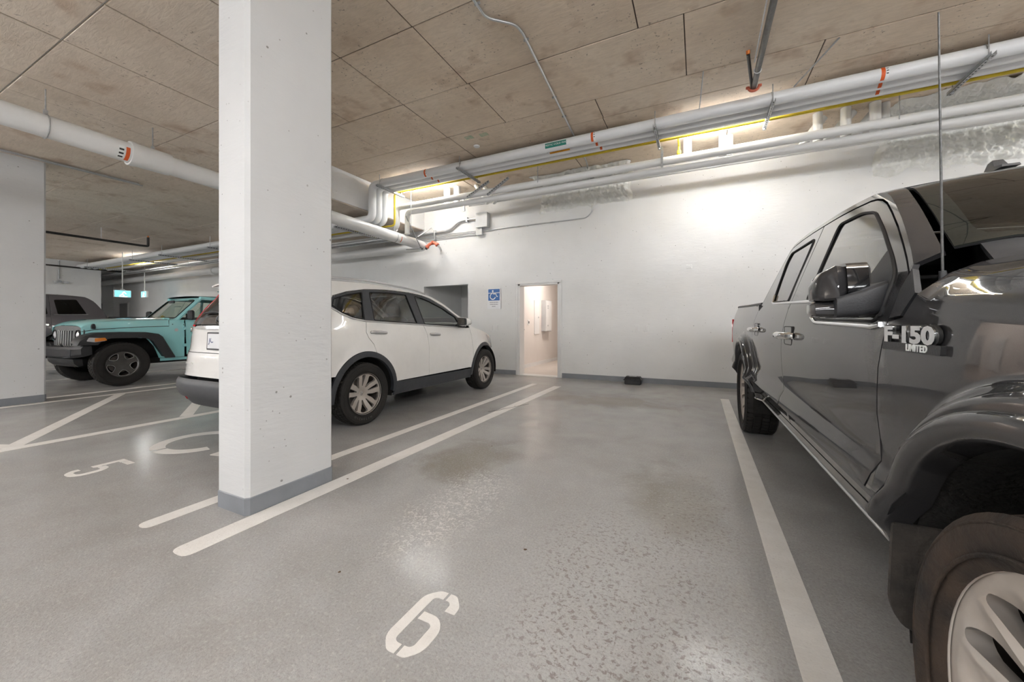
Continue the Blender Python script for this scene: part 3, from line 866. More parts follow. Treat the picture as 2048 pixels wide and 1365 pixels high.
# --- boxes and conduits on the wall
jb = empty('junction_box', (-4.48, WY, 3.53)); tag(jb, 'large grey junction box high on the back wall', 'junction box')
MB().bx(-.15, .15, -.14, 0, -.165, .165, .006).build('enclosure', GREYPLATE, jb)
MB().bx(-.154, .154, -.147, -.14, -.169, .169, .003).build('cover', GREYPLATE, jb)
for sx in (-1, 1):
    for sz in (-1, 1): MB().cyl((sx * .13, -.147, sz * .145), (sx * .13, -.151, sz * .145), .007, 8).build('screw', GALV, jb)
jb2 = empty('junction_box', (-4.575, WY, 3.285)); tag(jb2, 'small grey outlet box below the large junction box', 'junction box')
MB().bx(-.08, .08, -.09, 0, -.08, .08, .006).build('enclosure', GREYPLATE, jb2); MB().bx(-.083, .083, -.095, -.09, -.083, .083, .002).build('cover', GREYPLATE, jb2)
pipe('conduit', [(-4.63, WY - .06, 3.60), (-5.12, WY - .06, 3.60), (-5.42, WY - .06, 3.40), (-7.5, WY - .06, 3.37)], .026, CONDUIT, 'thick conduit bending down from the junction box', 'conduit', 'wall conduits', .12, 12)
for i, z in enumerate((3.315, 3.28, 3.245)):
    pipe('conduit', [(-4.655, WY - .04, z), (-7.5, WY - .04, z + (.02 if i < 2 else -.01))], .012, CONDUIT, ('top', 'middle', 'lowest')[i] + ' thin conduit left of the small outlet box', 'conduit', 'wall conduits', n=8)
for x in (-4.92, -5.86):
    tag(MB().bx(x - .02, x + .02, WY - .09, WY, 3.2 if x < -5 else 3.55, 3.45 if x < -5 else 3.66, .004).build('conduit_clip', GALV), 'strut clip holding the conduits, ' + ('left one' if x < -5 else 'right one'), 'clip', 'conduit clips')
pipe('conduit', [(-4.49, WY - .03, 3.29), (-4.06, WY - .02, 3.31), (-2.06, WY - .02, 3.31), (-1.93, WY - .02, 3.44), (-1.95, WY - .035, ZH - .10), (-1.93, 7.35, ZH - .02), (-1.84, 6.9, ZH - .02), (-1.72, 5.2, ZH - .02), (-1.61, 3.55, ZH - .02), (-1.63, 3.42, ZH - .02), (-1.85, 3.22, ZH - .02), (-1.84, -2, ZH - .02)], .0125, CONDUIT, 'thin silver conduit kinking across the ceiling and down the wall', 'conduit', 'wall conduits', .07, 8)
cc = bpy.data.objects['conduit']
for (x, y) in ((-1.845, 3.05), (-1.62, 3.66), (-1.70, 4.75), (-1.73, 5.25)):
    MB().box((x, y, ZH - .012), (.06, .018, .022), None, .003).build('conduit_strap', GALV, [o for o in bpy.data.objects if o.name.startswith('conduit') and o.get('label', '').startswith('thin silver')][0])
# plates on the wall
def plate(x0, x1, z0, z1, label, name='wall_plate'):
    o = MB().bx(x0, x1, WY - .012, WY, z0, z1, .003).build(name, WALLW); tag(o, label, 'wall plate', 'white wall plates')
    MB().bx(x0 + .02, x1 - .02, WY - .016, WY - .012, z0 + .025, z1 - .025, .002).build('insert', TRIMW, o)
plate(-1.12, -1.03, .995, 1.115, 'left painted outlet plate above the black box'); plate(-.955, -.87, .995, 1.115, 'right painted outlet plate above the black box')
plate(-4.36, -4.26, .99, 1.11, 'left painted outlet plate below the blue sign'); plate(-4.21, -4.12, .99, 1.11, 'right painted outlet plate below the blue sign')
plate(-.20, -.11, 2.15, 2.22, 'small painted plate high on the open wall')
# --- accessible parking sign
sg = empty('parking_sign', (-4.216, WY - .012, 1.718)); tag(sg, 'blue and white accessible parking sign left of the doorway', 'sign')
def sfn(a, c, d): return (a, -d, c)
MB().prism(rpoly([(-.17, -.235), (.17, -.235), (.17, .235), (-.17, .235)], .02), 0, .008, sfn).build('sign_plate', SIGNW, sg)
MB().prism(rpoly([(-.148, -.045), (.148, -.045), (.148, .218), (-.148, .218)], .012), .008, .0095, sfn).build('blue_field', BLUES, sg)
sy = MB()
def sarc(cx, cz, r, wd, a0, a1): sy.prism(ring_arc(cx, cz, r, r, wd, a0, a1, 16), .0095, .0108, sfn)
sarc(-.03, .052, .078, .02, 100, 345); sarc(-.03, .175, .021, .0205, 0, 355)
sy.prism([(-.042, .15), (-.018, .15), (-.018, .098), (.045, .098), (.07, .034), (.105, .044), (.102, .06), (.08, .056), (.055, .118), (-.018, .118), (-.042, .122)], .0095, .0108, sfn)
sy.build('wheelchair_symbol', INKW, sg)
MB().prism([(-.172, .118), (.172, .126), (.172, .142), (-.172, .134)], .0098, .0112, sfn).build('reflective_strip', SIGNW, sg)
ln = MB()
for k, (wd, z) in enumerate(((.11, -.085), (.105, -.13), (.05, -.178))):
    x = -wd
    rr_ = random.Random(k)
    while x < wd - .01:
        w2 = rr_.uniform(.012, .032); ln.prism([(x, z - .011), (min(wd, x + w2), z - .011), (min(wd, x + w2), z + .011), (x, z + .011)], .008, .0086, sfn); x += w2 + .006
ln.build('small_print', GREYINK, sg)
# --- exit signs at the far left
def exit_sign(loc, rz, label, L=.62):
    o = empty('exit_sign', loc, rz); tag(o, label, 'exit sign', 'hanging exit signs')
    MB().bx(-L / 2, L / 2, -.03, .03, -.12, .12, .01).build('sign_box', WHITEMET, o)
    for s in (-1, 1):
        MB().bx(-L / 2 + .02, L / 2 - .02, s * .0315 - .001, s * .0315 + .001, -.10, .10).build('lit_panel', EXITC, o)
        f = lambda a, c, d, s=s: (a, s * (.0325 + d), c)
        m = MB().prism(ring_arc(.03, .055, .018, .018, .0175, 0, 355, 12), 0, .0015, f)
        m.prism([(-.01, .035), (.04, .03), (.07, .0), (.09, .005), (.055, .045), (.02, .05)], 0, .0015, f); m.prism([(-.01, .035), (.02, .05), (.005, -.02), (.04, -.05), (.03, -.085), (.01, -.085), (.018, -.055), (-.02, -.03)], 0, .0015, f)
        m.prism([(-.02, -.03), (-.05, -.06), (-.08, -.06), (-.08, -.045), (-.055, -.045), (-.03, -.01)], 0, .0015, f); m.prism([(-.09, -.1), (.11, -.1), (.11, -.088), (-.09, -.088)], 0, .0015, f)
        for sx in (-1, 1):
            if L > .5: m.prism([(sx * .16, -.012), (sx * .23, -.012), (sx * .23, -.04), (sx * .275, 0), (sx * .23, .04), (sx * .23, .012), (sx * .16, .012)], 0, .0015, f)
        m.build('running_figure', EXITW, o)
    MB().box((0, 0, .135), (.12, .05, .03), None, .008).build('canopy', WHITEMET, o)
    MB().cyl((0, 0, .14), (0, 0, ZL - loc[2]), .014, 10).build('stem', WHITEMET, o, 50)
exit_sign((-17.0, 5.68, 2.13), PI / 2, 'wide glowing cyan exit sign facing the aisle', .42)
exit_sign((-18.8, 6.9, 2.26), 0.0, 'narrow glowing cyan exit sign seen from its side', .42)
# --- sprinkler lines
sp = pipe('sprinkler_pipe', [(.60, -2.0, 4.0), (.60, 5.45, 4.0)], .030, STEELDK, 'grey sprinkler pipe running along the ceiling above the pickup', n=14)
MB().tube([(.60 + .034 * math.cos(a), 5.1, 4.003 + .034 * math.sin(a)) for a in [2 * PI * k / 20 for k in range(20)]], .006, 6, closed=True).build('white_ring', WHITEMET, sp)
cl = MB().tube([(.60 + .052 * math.cos(a), 5.44, 4.0 + .045 * math.sin(a)) for a in [PI + PI * k / 10 for k in range(11)]], .016, 8)
for s in (-1, 1): cl.box((.60 + s * .062, 5.44, 4.005), (.04, .03, .03), None, .006)
cl.build('grooved_clamp', REDORANGE, sp, 50)
MB().cyl((.585, 5.46, 4.0), (.485, 4.87, ZH - .045), .017, 12).build('branch', BLACKIRON, sp, 50)
MB().cyl((.485, 4.87, ZH - .045), (.482, 4.85, ZH - .016), .02, 12).build('sprinkler_head', COPPER, sp, 50)
tag(MB().cyl((.56, 4.02, ZH - .02), (.57, 5.1, ZH - .02), .007, 8).build('ceiling_wire', GALV), 'thin wire beside the grey sprinkler pipe', 'wire', 'ceiling wires')
bp_ = pipe('sprinkler_pipe', [(-13.15, -2.0, 3.22), (-13.1, 4.72, 3.19), (-13.05, 4.86, 3.19), (-13.05, 4.86, 3.42)], .028, BLACKIRON, 'dark sprinkler pipe ending in an upturned stub above the dark pickup', fr=.03, n=12)
MB().cyl((-13.05, 4.86, 3.42), (-13.05, 4.86, 3.46), .018, 10).build('sprinkler_head', COPPER, bp_, 50)
MB().cyl((-13.12, 4.0, 3.22), (-13.12, 4.0, ZL), .006, 8).build('hanger_rod', GALV, bp_)
pipe('sprinkler_pipe', [(-20.7, -1.0, 3.27), (-20.7, 7.3, 3.22)], .028, BLACKIRON, 'dark sprinkler pipe across the far white wall', n=10)
for k in range(2): pipe('conduit', [(-8.42 + k * .05, -3, ZL - .03), (-8.44 + k * .05, 3.07 - k * .06, ZL - .03)], .011, CONDUIT, ('left', 'right')[k] + ' thin conduit of the pair under the low slab by the far column', 'conduit', 'low slab conduits', n=8)
# camera bracket on the far wall
o = empty('wall_camera', (-20.98, 5.3, 2.7)); tag(o, 'small camera with a conduit on the far white wall', 'camera')
MB().cyl((0, 0, .1), (0, 0, .75), .02, 10).build('conduit', GALV, o, 50); MB().cyl((0, 0, 0), (.16, 0, -.02), .04, 12).build('arm', GALV, o, 50)
MB().lathe([(-.06, 0), (-.05, .05), (0, .075), (.03, .078), (.03, 0)], 20, 'Z', (.18, .12, -.03)).build('dome', GREYPLATE, o, 50); MB().lathe([(-.06, 0), (-.05, .05), (0, .075), (.03, .078), (.03, 0)], 20, 'Z', (.18, -.12, -.03)).build('dome', GREYPLATE, o, 50)
# grey doors far left
def fardoor(name, c, wd, axis):
    m = MB()
    if axis == 'X': m.bx(c[0] - wd / 2, c[0] + wd / 2, c[1] - .03, c[1], 0, 2.05, .004)
    else: m.bx(c[0], c[0] + .03, c[1] - wd / 2, c[1] + wd / 2, 0, 2.05, .004)
    o = m.build(name, pm('grey_door_paint_' + name, (.33, .33, .33), .06, 3, .5)); o['kind'] = 'structure'
    f = MB()
    for s in (-1, 1):
        if axis == 'X': f.bx(c[0] + s * (wd / 2 + .03) - .03, c[0] + s * (wd / 2 + .03) + .03, c[1] - .05, c[1], 0, 2.12, .004)
        else: f.bx(c[0], c[0] + .05, c[1] + s * (wd / 2 + .03) - .03, c[1] + s * (wd / 2 + .03) + .03, 0, 2.12, .004)
    if axis == 'X': f.bx(c[0] - wd / 2 - .06, c[0] + wd / 2 + .06, c[1] - .05, c[1], 2.06, 2.12, .004)
    else: f.bx(c[0], c[0] + .05, c[1] - wd / 2 - .06, c[1] + wd / 2 + .06, 2.06, 2.12, .004)
    f.build('frame', TRIMW, o)
fardoor('door_2', (-22.9, WY, 0), .8, 'X'); fardoor('door_3', (-24.0, 7.05, 0), .6, 'Y')
# --- spray foam patches at the wall and slab corner
def foam(name, x0, x1, zlo, ylo, label, seed):
    """lumpy foam coat that folds from the slab soffit down the wall, ragged at its edge"""
    st = .0135
    nx = int((x1 - x0) / st); nu = int((WY - ylo) / st); nv = int((ZH - zlo) / st)
    V = []; K = []; n = nu + nv + 1
    for i in range(nx + 1):
        x = x0 + (x1 - x0) * i / nx
        ex = min(x - x0, x1 - x)
        for j in range(n):
            if j < nu: p = Vector((x, ylo + (WY - ylo) * j / nu, ZH)); nrm = Vector((0, -.1, -1)); u = j * st
            else: p = Vector((x, WY, ZH - (ZH - zlo) * (j - nu) / nv)); nrm = Vector((0, -1, -.1)); u = (nv - (j - nu)) * st
            q = p + Vector((seed, seed * 2, 0))
            edge = min(ex, u) + .11 * noise.noise(q * 2.6) + .05 * noise.noise(q * 8) - .06
            k = max(0.0, min(1.0, edge / .09)); k = k ** .6
            f1 = noise.voronoi(q * 13)[0][0]; f2 = noise.voronoi(q * 27)[0][0]
            d = .03 + .035 * noise.noise(q * 4) + .065 * (1 - min(1, f1 * 1.25)) + .035 * (1 - min(1, f2 * 1.25)) + .012 * noise.noise(q * 50)
            V.append(p + nrm * max(.001, d * k)); K.append(k > 0)
    F = []
    for i in range(nx):
        for j in range(n - 1):
            f = (i * n + j, i * n + j + 1, (i + 1) * n + j + 1, (i + 1) * n + j)
            if any(K[q] for q in f): F.append(f)
    used = sorted({q for f in F for q in f}); ix = {q: k for k, q in enumerate(used)}
    o = mobj(name, [V[q] for q in used], [tuple(ix[q] for q in f) for f in F], FOAM, None, 180); tag(o, label, 'insulation', 'spray foam patches')
foam('spray_foam_patch', -3.10, -1.10, 3.50, 7.12, 'pale lumpy spray foam patch above the doorway', 1.3)
foam('spray_foam_patch', 2.33, 5.2, 3.33, 6.75, 'large pale spray foam patch above the pickup roof', 4.1)
# --- black case on the floor
bx = empty('black_case', (-1.11, 7.50, 0)); tag(bx, 'small black hard case on the floor against the back wall', 'case')
MB().bx(-.15, .15, -.10, .10, 0.0, .085, .012).build('tray', BLACKPL, bx); MB().bx(-.165, .165, -.115, .115, .078, .095, .006).build('rim', BLACKPL, bx)
l = MB(); l.add([(-.155, -.105, .092), (.155, -.105, .092), (.155, .105, .092), (-.155, .105, .092), (-.125, -.07, .145), (.125, -.07, .145), (.125, .07, .145), (-.125, .07, .145)], [(0, 1, 5, 4), (1, 2, 6, 5), (2, 3, 7, 6), (3, 0, 4, 7), (4, 5, 6, 7)])
l.build('lid', BLACKPL, bx); MB().bx(-.07, .06, -.045, .03, .1452, .147).build('grey_sticker', GREYPLATE, bx)
MB().bx(-.03, .03, -.122, -.112, .06, .11, .003).build('latch', BLACKPL, bx)
# --- boxes on the corridor wall
o = empty('wall_cabinet', (-4.0, 10.3, 1.37)); tag(o, 'slim white wall cabinet inside the corridor', 'cabinet')
MB().bx(0, .14, -.20, .25, -.44, .44, .006).build('body', GREYPLATE, o); MB().bx(.14, .146, -.19, .24, -.43, .43, .003).build('door', TRIMW, o)
for z in (.28, .22, -.28): MB().bx(.146, .152, -.1, -.02, z - .02, z + .02).build('sticker', GREYPLATE, o)
o = empty('access_panel', (-4.0, 9.72, 1.32)); tag(o, 'flat access panel beside the corridor cabinet', 'panel'); MB().bx(0, .02, -.16, .18, -.46, .46, .003).build('panel_door', TRIMW, o); MB().bx(.02, .028, .1, .13, -.02, .02).build('latch', GALV, o)
o = empty('light_switch', (-4.0, 9.18, 1.18)); tag(o, 'small wall switch just inside the doorway', 'switch'); MB().bx(0, .012, -.05, .05, -.07, .07, .003).build('switch_plate', TRIMW, o); MB().bx(.012, .02, -.02, .02, -.03, .03, .002).build('rocker', INKB, o)
o = MB().lathe([(0, 0), (0, .16), (.28, .18), (.3, .18), (.3, 0)], 24, 'Z', (-3.6, 11.4, .004)).build('waste_bin', pm('cream_plastic', (.72, .66, .48), .05, 5, .4), None, 40); tag(o, 'cream bin at the end of the corridor', 'bin')
# small debris on the floor
dm = pm('dry_leaf_brown', (.13, .085, .05), .4, 30, .8)
rr_ = random.Random(5)
for i, (x, y, l) in enumerate(((-2.30, 1.98, 'dry scrap on the bay line by the column foot'), (-2.27, 4.75, 'dark clump on the bay line halfway to the wall'), (-1.72, 3.1, 'dark twig scrap in the middle of the bay'), (-2.45, 1.55, 'small brown leaf by the column base'), (-1.47, 1.22, 'pale pebble in the bay foreground'), (-.78, 1.75, 'dark crumb in the middle foreground'))):
    m = MB(); P = [(x + .010 * rr_.uniform(.5, 1) * math.cos(a) * (1.4 if i % 2 else 1), y + .010 * rr_.uniform(.5, 1) * math.sin(a), .0022) for a in [2 * PI * k / 7 for k in range(7)]]
    m.add(P + [(x, y, .006)], [(k, (k + 1) % 7, 7) for k in range(7)] + [tuple(range(6, -1, -1))])
    tag(m.build('floor_scrap', dm), l, 'debris', 'scraps on the floor')

o = MB().lathe([(ZH - .018, 0), (ZH - .018, .045), (ZH - .006, .052), (ZH, .052)], 24, 'Z', (-3.34, 5.50, 0)).build('ceiling_disc', WHITEMET, None, 40); tag(o, 'small white round cover on the ceiling near the rack', 'cover')

# ================================================================== VEHICLE KIT
def paint_mat(name, c, metal=.0, rough=.25, coat=1.0, flake=0.0, dirt=0.0, spec=.5):
    t = NT(name)
    col = t.ramp(t.noise(3, 4), [(.3, tuple(x * .94 for x in c)), (.7, c)])
    if flake:
        f = t.ramp(t.noise(900, 1), [(.4, tuple(x * (1 - flake) for x in c)), (.6, tuple(min(1, x * (1 + flake)) for x in c))])
        col = t.mix(.5, col, f)
    if dirt:
        d = t.math('MULTIPLY', t.ramp(t.noise(9, 6, .7), [(.5, 0.0), (.75, 1.0)]), dirt)
        col = t.mix(d, col, (.16, .13, .10))
    t.set(Base_Color=col, Metallic=metal, Roughness=rough)
    t.b.inputs['Specular IOR Level'].default_value = spec
    t.b.inputs['Coat Weight'].default_value = coat
    t.b.inputs['Coat Roughness'].default_value = .02
    MATS[name] = t.m
    return t.m
def glass_mat(name, tint, alpha):
    """thin tinted glazing: sharp mirror coat over a part-transparent dark film"""
    t = NT(name)
    n = t.ramp(t.noise(2, 2), [(.3, tint), (.7, tuple(x * 1.05 for x in tint))])
    t.n.remove(t.b)
    tr = t.node('ShaderNodeBsdfTransparent'); t.lk(n, tr.inputs[0])
    gl = t.node('ShaderNodeBsdfGlossy'); gl.inputs['Roughness'].default_value = .01; gl.inputs[0].default_value = (1, 1, 1, 1)
    fr = t.node('ShaderNodeFresnel'); fr.inputs[0].default_value = alpha
    mx = t.node('ShaderNodeMixShader'); t.lk(fr.outputs[0], mx.inputs[0]); t.lk(tr.outputs[0], mx.inputs[1]); t.lk(gl.outputs[0], mx.inputs[2])
    t.lk(mx.outputs[0], t.n['Material Output'].inputs[0])
    return t.m
RUBBER = pm('tyre_rubber', (.010, .009, .008), .3, 14, .72, bump=.25, bscale=120, c2=(.016, .013, .011))
MUDRUB = pm('muddy_tyre_rubber', (.060, .038, .025), .4, 9, .85, bump=.35, bscale=70, c2=(.012, .010, .009), detail=9)
BLACKTRIM = pm('black_trim_plastic', (.028, .029, .032), .2, 25, .5, bump=.12, bscale=200)
GREYTRIM = pm('grey_cladding_plastic', (.045, .048, .055), .2, 18, .45, bump=.1, bscale=180)
LINER = pm('wheel_arch_liner', (.005, .0045, .004), .5, 30, .9, bump=.6, bscale=60, c2=(.012, .010, .008))
DARKIN = pm('dark_underbody', (.008, .008, .008), .3, 8, .9)
CHROME = pm('chrome', (.82, .83, .84), .04, 10, .08, 1.0)
SATIN = pm('satin_aluminium', (.66, .66, .67), .06, 20, .28, .9)
ALLOY = pm('silver_alloy', (.60, .56, .52), .12, 6, .32, .55, c2=(.48, .43, .38))
ALLOYD = pm('dirty_bright_alloy', (.68, .63, .58), .1, 4, .3, .45, c2=(.52, .45, .39))
GUNMETAL = pm('gunmetal_alloy', (.11, .105, .10), .2, 12, .4, .6)
POCKET = pm('dark_wheel_pocket', (.06, .045, .035), .4, 14, .6, c2=(.025, .02, .018))
BRAKE = pm('brake_disc_steel', (.30, .27, .25), .3, 20, .45, .7)
SEATM = pm('grey_seat_cloth', (.16, .155, .15), .2, 40, .85, bump=.3, bscale=150)
SEATB = pm('black_seat_leather', (.035, .033, .032), .2, 20, .55, bump=.1)
REDL = pm('red_tail_lens', (.72, .03, .04), .15, 8, .12, coat=1.0)
AMBER = pm('amber_lens', (.85, .26, .02), .15, 8, .15, coat=1.0)
CLEARL = pm('clear_lamp_lens', (.75, .76, .78), .1, 8, .08, .3, coat=1.0)
RUBTRIM = pm('black_rubber_seal', (.01, .01, .011), .2, 20, .6)

def arc2(cx, cz, r, a0, a1, n=20):
    return [(cx + r * math.cos(math.radians(a0 + (a1 - a0) * k / n)), cz + r * math.sin(math.radians(a0 + (a1 - a0) * k / n))) for k in range(n + 1)]

class Car:
    """panels are drawn as side (y,z), top (x,y) or end outlines and carried onto the body surface"""
    def __init__(s, name, label, W, u, zed, crown, cat='car', group=None, pw=2.6):
        s.root = empty(name); tag(s.root, label, cat, group)
        s.W, s.u, s.zed, s.crown, s.pw = W, u, zed, crown, pw
    def side(s, off=0.0): return lambda y, z: Vector((s.W - s.u(y, z) + off, y, z))
    def xe(s, y): return s.W - s.u(y, s.zed(y))
    def top(s, off=0.0):
        def f(x, y):
            q = min(1.0, abs(x) / max(.05, s.xe(y)))
            return Vector((x, y, s.zed(y) + s.crown(y) * (1 - q ** (s.pw(y) if callable(s.pw) else s.pw)) + off))
        return f
    def sp(s, name, poly, m, off=0.0, thick=.014, both=True, holes=(), parent=None, grid=.07, label=None, smooth=32, polar=None):
        o = patch(name, poly, s.side(off), m, parent or s.root, grid, .05, thick, smooth, holes, polar)
        if label: o['label'] = label
        if both: mirror_x(o)
        return o
    def tp(s, name, poly, m, off=0.0, thick=.014, parent=None, grid=.08, holes=(), smooth=40):
        return patch(name, poly, s.top(off), m, parent or s.root, grid, .05, thick, smooth, holes)
    def line(s, name, pts, r, m, off=0.0, both=True, parent=None, fr=.0, n=8, label=None, step=.06):
        P = []
        for i in range(len(pts) - 1):
            a, c = Vector(pts[i]), Vector(pts[i + 1]); k = max(1, int((c - a).length / step))
            P += [a + (c - a) * (j / k) for j in range(k)]
        P.append(Vector(pts[-1]))
        f = s.side(off)
        o = MB().tube([f(p.x, p.y) for p in P], r, n).build(name, m, parent or s.root, 60)
        if label: o['label'] = label
        if both: mirror_x(o)
        return o
    def put(s, mb, name, m, smooth=None, both=False, parent=None, label=None):
        o = mb.build(name, m, parent or s.root, smooth)
        if label: o['label'] = label
        if both: mirror_x(o)
        return o

def tyre_profile(R, Rr, w):
    h = R - Rr
    return [(-.42 * w, Rr - .012), (-.47 * w, Rr + .04 * h), (-.505 * w, Rr + .3 * h), (-.52 * w, Rr + .52 * h), (-.505 * w, R - .22 * h), (-.47 * w, R - .08 * h), (-.43 * w, R - .022), (-.38 * w, R - .010),
            (.38 * w, R - .010), (.43 * w, R - .022), (.47 * w, R - .08 * h), (.505 * w, R - .22 * h), (.52 * w, Rr + .52 * h), (.505 * w, Rr + .3 * h), (.47 * w, Rr + .04 * h), (.42 * w, Rr - .012)]
def sstep_(a, b, x):
    t = max(0.0, min(1.0, (x - a) / (b - a))); return t * t * (3 - 2 * t)
def make_wheel(name, R, Rr, w, style, tyre_m, rim_m, lettering=None, bold_tread=False):
    """outward face is +x, hub centre at the origin"""
    o = empty(name)
    ty = MB().lathe(tyre_profile(R, Rr, w), 64).build('tyre', tyre_m, o, 45)
    # rubber blocks of the tread
    tr = MB(); nb = 64 if not bold_tread else 52
    rowsx = [(-.40, -.26), (-.22, -.03), (.03, .22), (.26, .40)] if not bold_tread else [(-.46, -.27), (-.23, -.02), (.02, .23), (.27, .46)]
    for k in range(nb):
        for ri, (a, b) in enumerate(rowsx):
            t0 = 2 * PI * (k + .12 + (.5 if ri % 2 else 0)) / nb; t1 = 2 * PI * (k + .88 + (.5 if ri % 2 else 0)) / nb
            sk = (.010 if ri in (1, 2) else .004) * (1 if ri < 2 else -1) / R
            V = []
            for rr in (R - .014, R):
                drop = .012 if bold_tread else .006
                ra = rr - (drop if ri == 0 else 0); rb = rr - (drop if ri == 3 else 0)
                V += [(a * w, ra * math.cos(t0), ra * math.sin(t0)), (b * w, rb * math.cos(t0 + sk), rb * math.sin(t0 + sk)), (b * w, rb * math.cos(t1 + sk), rb * math.sin(t1 + sk)), (a * w, ra * math.cos(t1), ra * math.sin(t1))]
            tr.add(V, [(4, 5, 6, 7), (0, 1, 5, 4), (1, 2, 6, 5), (2, 3, 7, 6), (3, 0, 4, 7)])
    tr = tr.build('tread_blocks', tyre_m, o); tr['kind'] = 'stuff'
    for rr, rad in ((Rr + .10 * (R - Rr), .004), (Rr + .72 * (R - Rr), .0035)): MB().tube([(.505 * w, rr * math.cos(q), rr * math.sin(q)) for q in [2 * PI * k / 48 for k in range(48)]], rad, 6, closed=True).build('sidewall_ring', tyre_m, o, 60)
    # barrel, flange, brake
    fx = .44 * w
    MB().lathe([(fx - .010, Rr - .012), (fx - .002, Rr - .008), (fx + .003, Rr - .001), (fx - .002, Rr + .004), (fx - .016, Rr - .002)], 64, closed=True).build('rim_flange', rim_m, o, 60)
    MB().lathe([(fx - .022, Rr - .006), (fx - .06, Rr - .024), (-.4 * w, Rr - .035)], 48).build('rim_barrel', POCKET, o, 60)
    MB().lathe([(-.02, 0), (-.02, Rr * .68), (-.035, Rr * .68), (-.035, 0)], 40).build('brake_disc', BRAKE, o, 40)
    MB().box((-.02, Rr * .5, Rr * .12), (.07, Rr * .3, Rr * .55), None, .02).build('brake_caliper', POCKET, o)
    MB().lathe([(-.05, Rr * .96), (-.05, 0)], 40).build('back_plate', DARKIN, o, 40)
    def face(r, d=.045): # concave face depth
        k = min(1, r / Rr)
        return fx - .012 - d * (1 - k) ** 1.2 * 1.4
    if style == 'suv':
        # five pairs of petals: slim slit inside a pair, wide pocket between pairs
        holes = []
        for k in range(5):
            a = 90 + 72 * k
            def pr(r, t, a=a): q = math.radians(a + t); return (Rr * r * math.cos(q), Rr * r * math.sin(q))
            holes.append(rpoly([pr(.36, 3.5), pr(.90, 7.5), pr(.915, 0), pr(.90, -5.0), pr(.36, -3.5)], .012, 3))
            holes.append(rpoly([pr(.33, 36 + 6), pr(.62, 36 + 9), pr(.905, 36 + 17), pr(.925, 36), pr(.905, 36 - 17), pr(.62, 36 - 9), pr(.33, 36 - 6)], [.01, .03, .03, 0, .03, .03, .01], 3))
        out = arc2(0, 0, Rr * .985, 0, 354, 60)
        patch('spoke_face', out, lambda a, b: Vector((face(math.hypot(a, b)), a, b)), rim_m, o, .03, .02, .032, 30, holes)
    elif style == 'jeep':
        holes = []
        for k in range(5):
            a = 90 + 36 + 72 * k
            def pr(r, t, a=a): q = math.radians(a + t); return (Rr * r * math.cos(q), Rr * r * math.sin(q))
            holes.append(rpoly([pr(.44, 0), pr(.56, 17), pr(.86, 24), pr(.90, 12), pr(.91, 0), pr(.90, -12), pr(.86, -24), pr(.56, -17)], [.03, .02, .03, 0, 0, 0, .03, .02], 4))
        out = arc2(0, 0, Rr * .985, 0, 354, 60)
        ff = lambda a, b: Vector((face(math.hypot(a, b), .02), a, b))
        patch('spoke_face', out, ff, rim_m, o, .03, .02, .035, 30, holes)
        for h in holes: MB().tube([ff(a, b) + Vector((.0015, 0, 0)) for a, b in h], .0045, 6, closed=True).build('machined_edge', SATIN, o, 60)
        MB().tube([ff(a, b) + Vector((.001, 0, 0)) for a, b in arc2(0, 0, Rr * .955, 0, 354, 60)], .005, 6, closed=True).build('machined_edge', SATIN, o, 60)
    elif style == 'truck':
        # fourteen slanted blades parted by long narrow pockets
        NB = 14
        holes = []
        for k in range(NB):
            a = 360.0 * k / NB
            def pr(r, t, a=a): q = math.radians(a + t); return (Rr * r * math.cos(q), Rr * r * math.sin(q))
            i_ = .44 if k % 2 else .36
            holes.append(rpoly([pr(i_, 0.0), pr(.62, 3.0), pr(.885, 5.6), pr(.905, 0.6), pr(.86, -3.6), pr(.62, -1.8)], [.006, .012, .014, .014, .012, .01], 3))
        def ff_(a, b):
            r = math.hypot(a, b); q = (math.degrees(math.atan2(b, a)) * NB / 360.0) % 1.0
            k = sstep_(.26, .7, r / Rr) * (1 - sstep_(.80, .90, r / Rr))
            return Vector((face(r, .05) - .034 * k * abs(q - .32) / .68 + .004 * k, a, b))
        patch('spoke_face', arc2(0, 0, Rr * .992, 0, 354, 72), ff_, rim_m, o, .0125, .012, .045, 30, holes)
    # hub cap and nuts
    hx = face(0 if style != 'truck' else Rr * .2)
    MB().lathe([(hx - .02, Rr * .20), (hx + .004, Rr * .19), (hx + .010, Rr * .13), (hx + .012, 0)], 32).build('hub_cap', rim_m if style != 'jeep' else GUNMETAL, o, 40)
    nn = 5 if style != 'truck' else 6
    for k in range(nn):
        a = math.radians(90 + 360 * k / nn + (0 if style == 'suv' else 36))
        rr = Rr * .29
        MB().cyl((hx - .03, rr * math.cos(a), rr * math.sin(a)), (hx + .002, rr * math.cos(a), rr * math.sin(a)), .012, 6).build('lug_nut', CHROME, o)
    if style == 'suv':
        text_obj('hub_emblem', 'H', CHROME, frame4((hx + .012, 0, 0), (0, 1, 0), (0, 0, 1)), o, size=.05, depth=.002)
    if lettering:
        body, a0, size = lettering
        mb = MB()
        rm = Rr + (R - Rr) * .42
        for i, ch in enumerate(body):
            me = text_mesh(ch, size=size, depth=.0012)
            a = math.radians(a0) + i * size * .92 / rm
            # letters read left to right along the lower sidewall
            er = Vector((0, math.cos(a), math.sin(a))); et = Vector((0, -math.sin(a), math.cos(a)))
            M = frame4(er * rm + Vector((.521 * w, 0, 0)), et, -er)
            b = len(mb.V); mb.V += [M @ v.co for v in me.vertices]; mb.F += [tuple(b + i_ for i_ in p.vertices) for p in me.polygons]
            bpy.data.meshes.remove(me)
        lt = mb.build('sidewall_lettering', pm('raised_rubber_letter', (.10, .095, .09), .2, 20, .7), o); lt['kind'] = 'stuff'
    return o
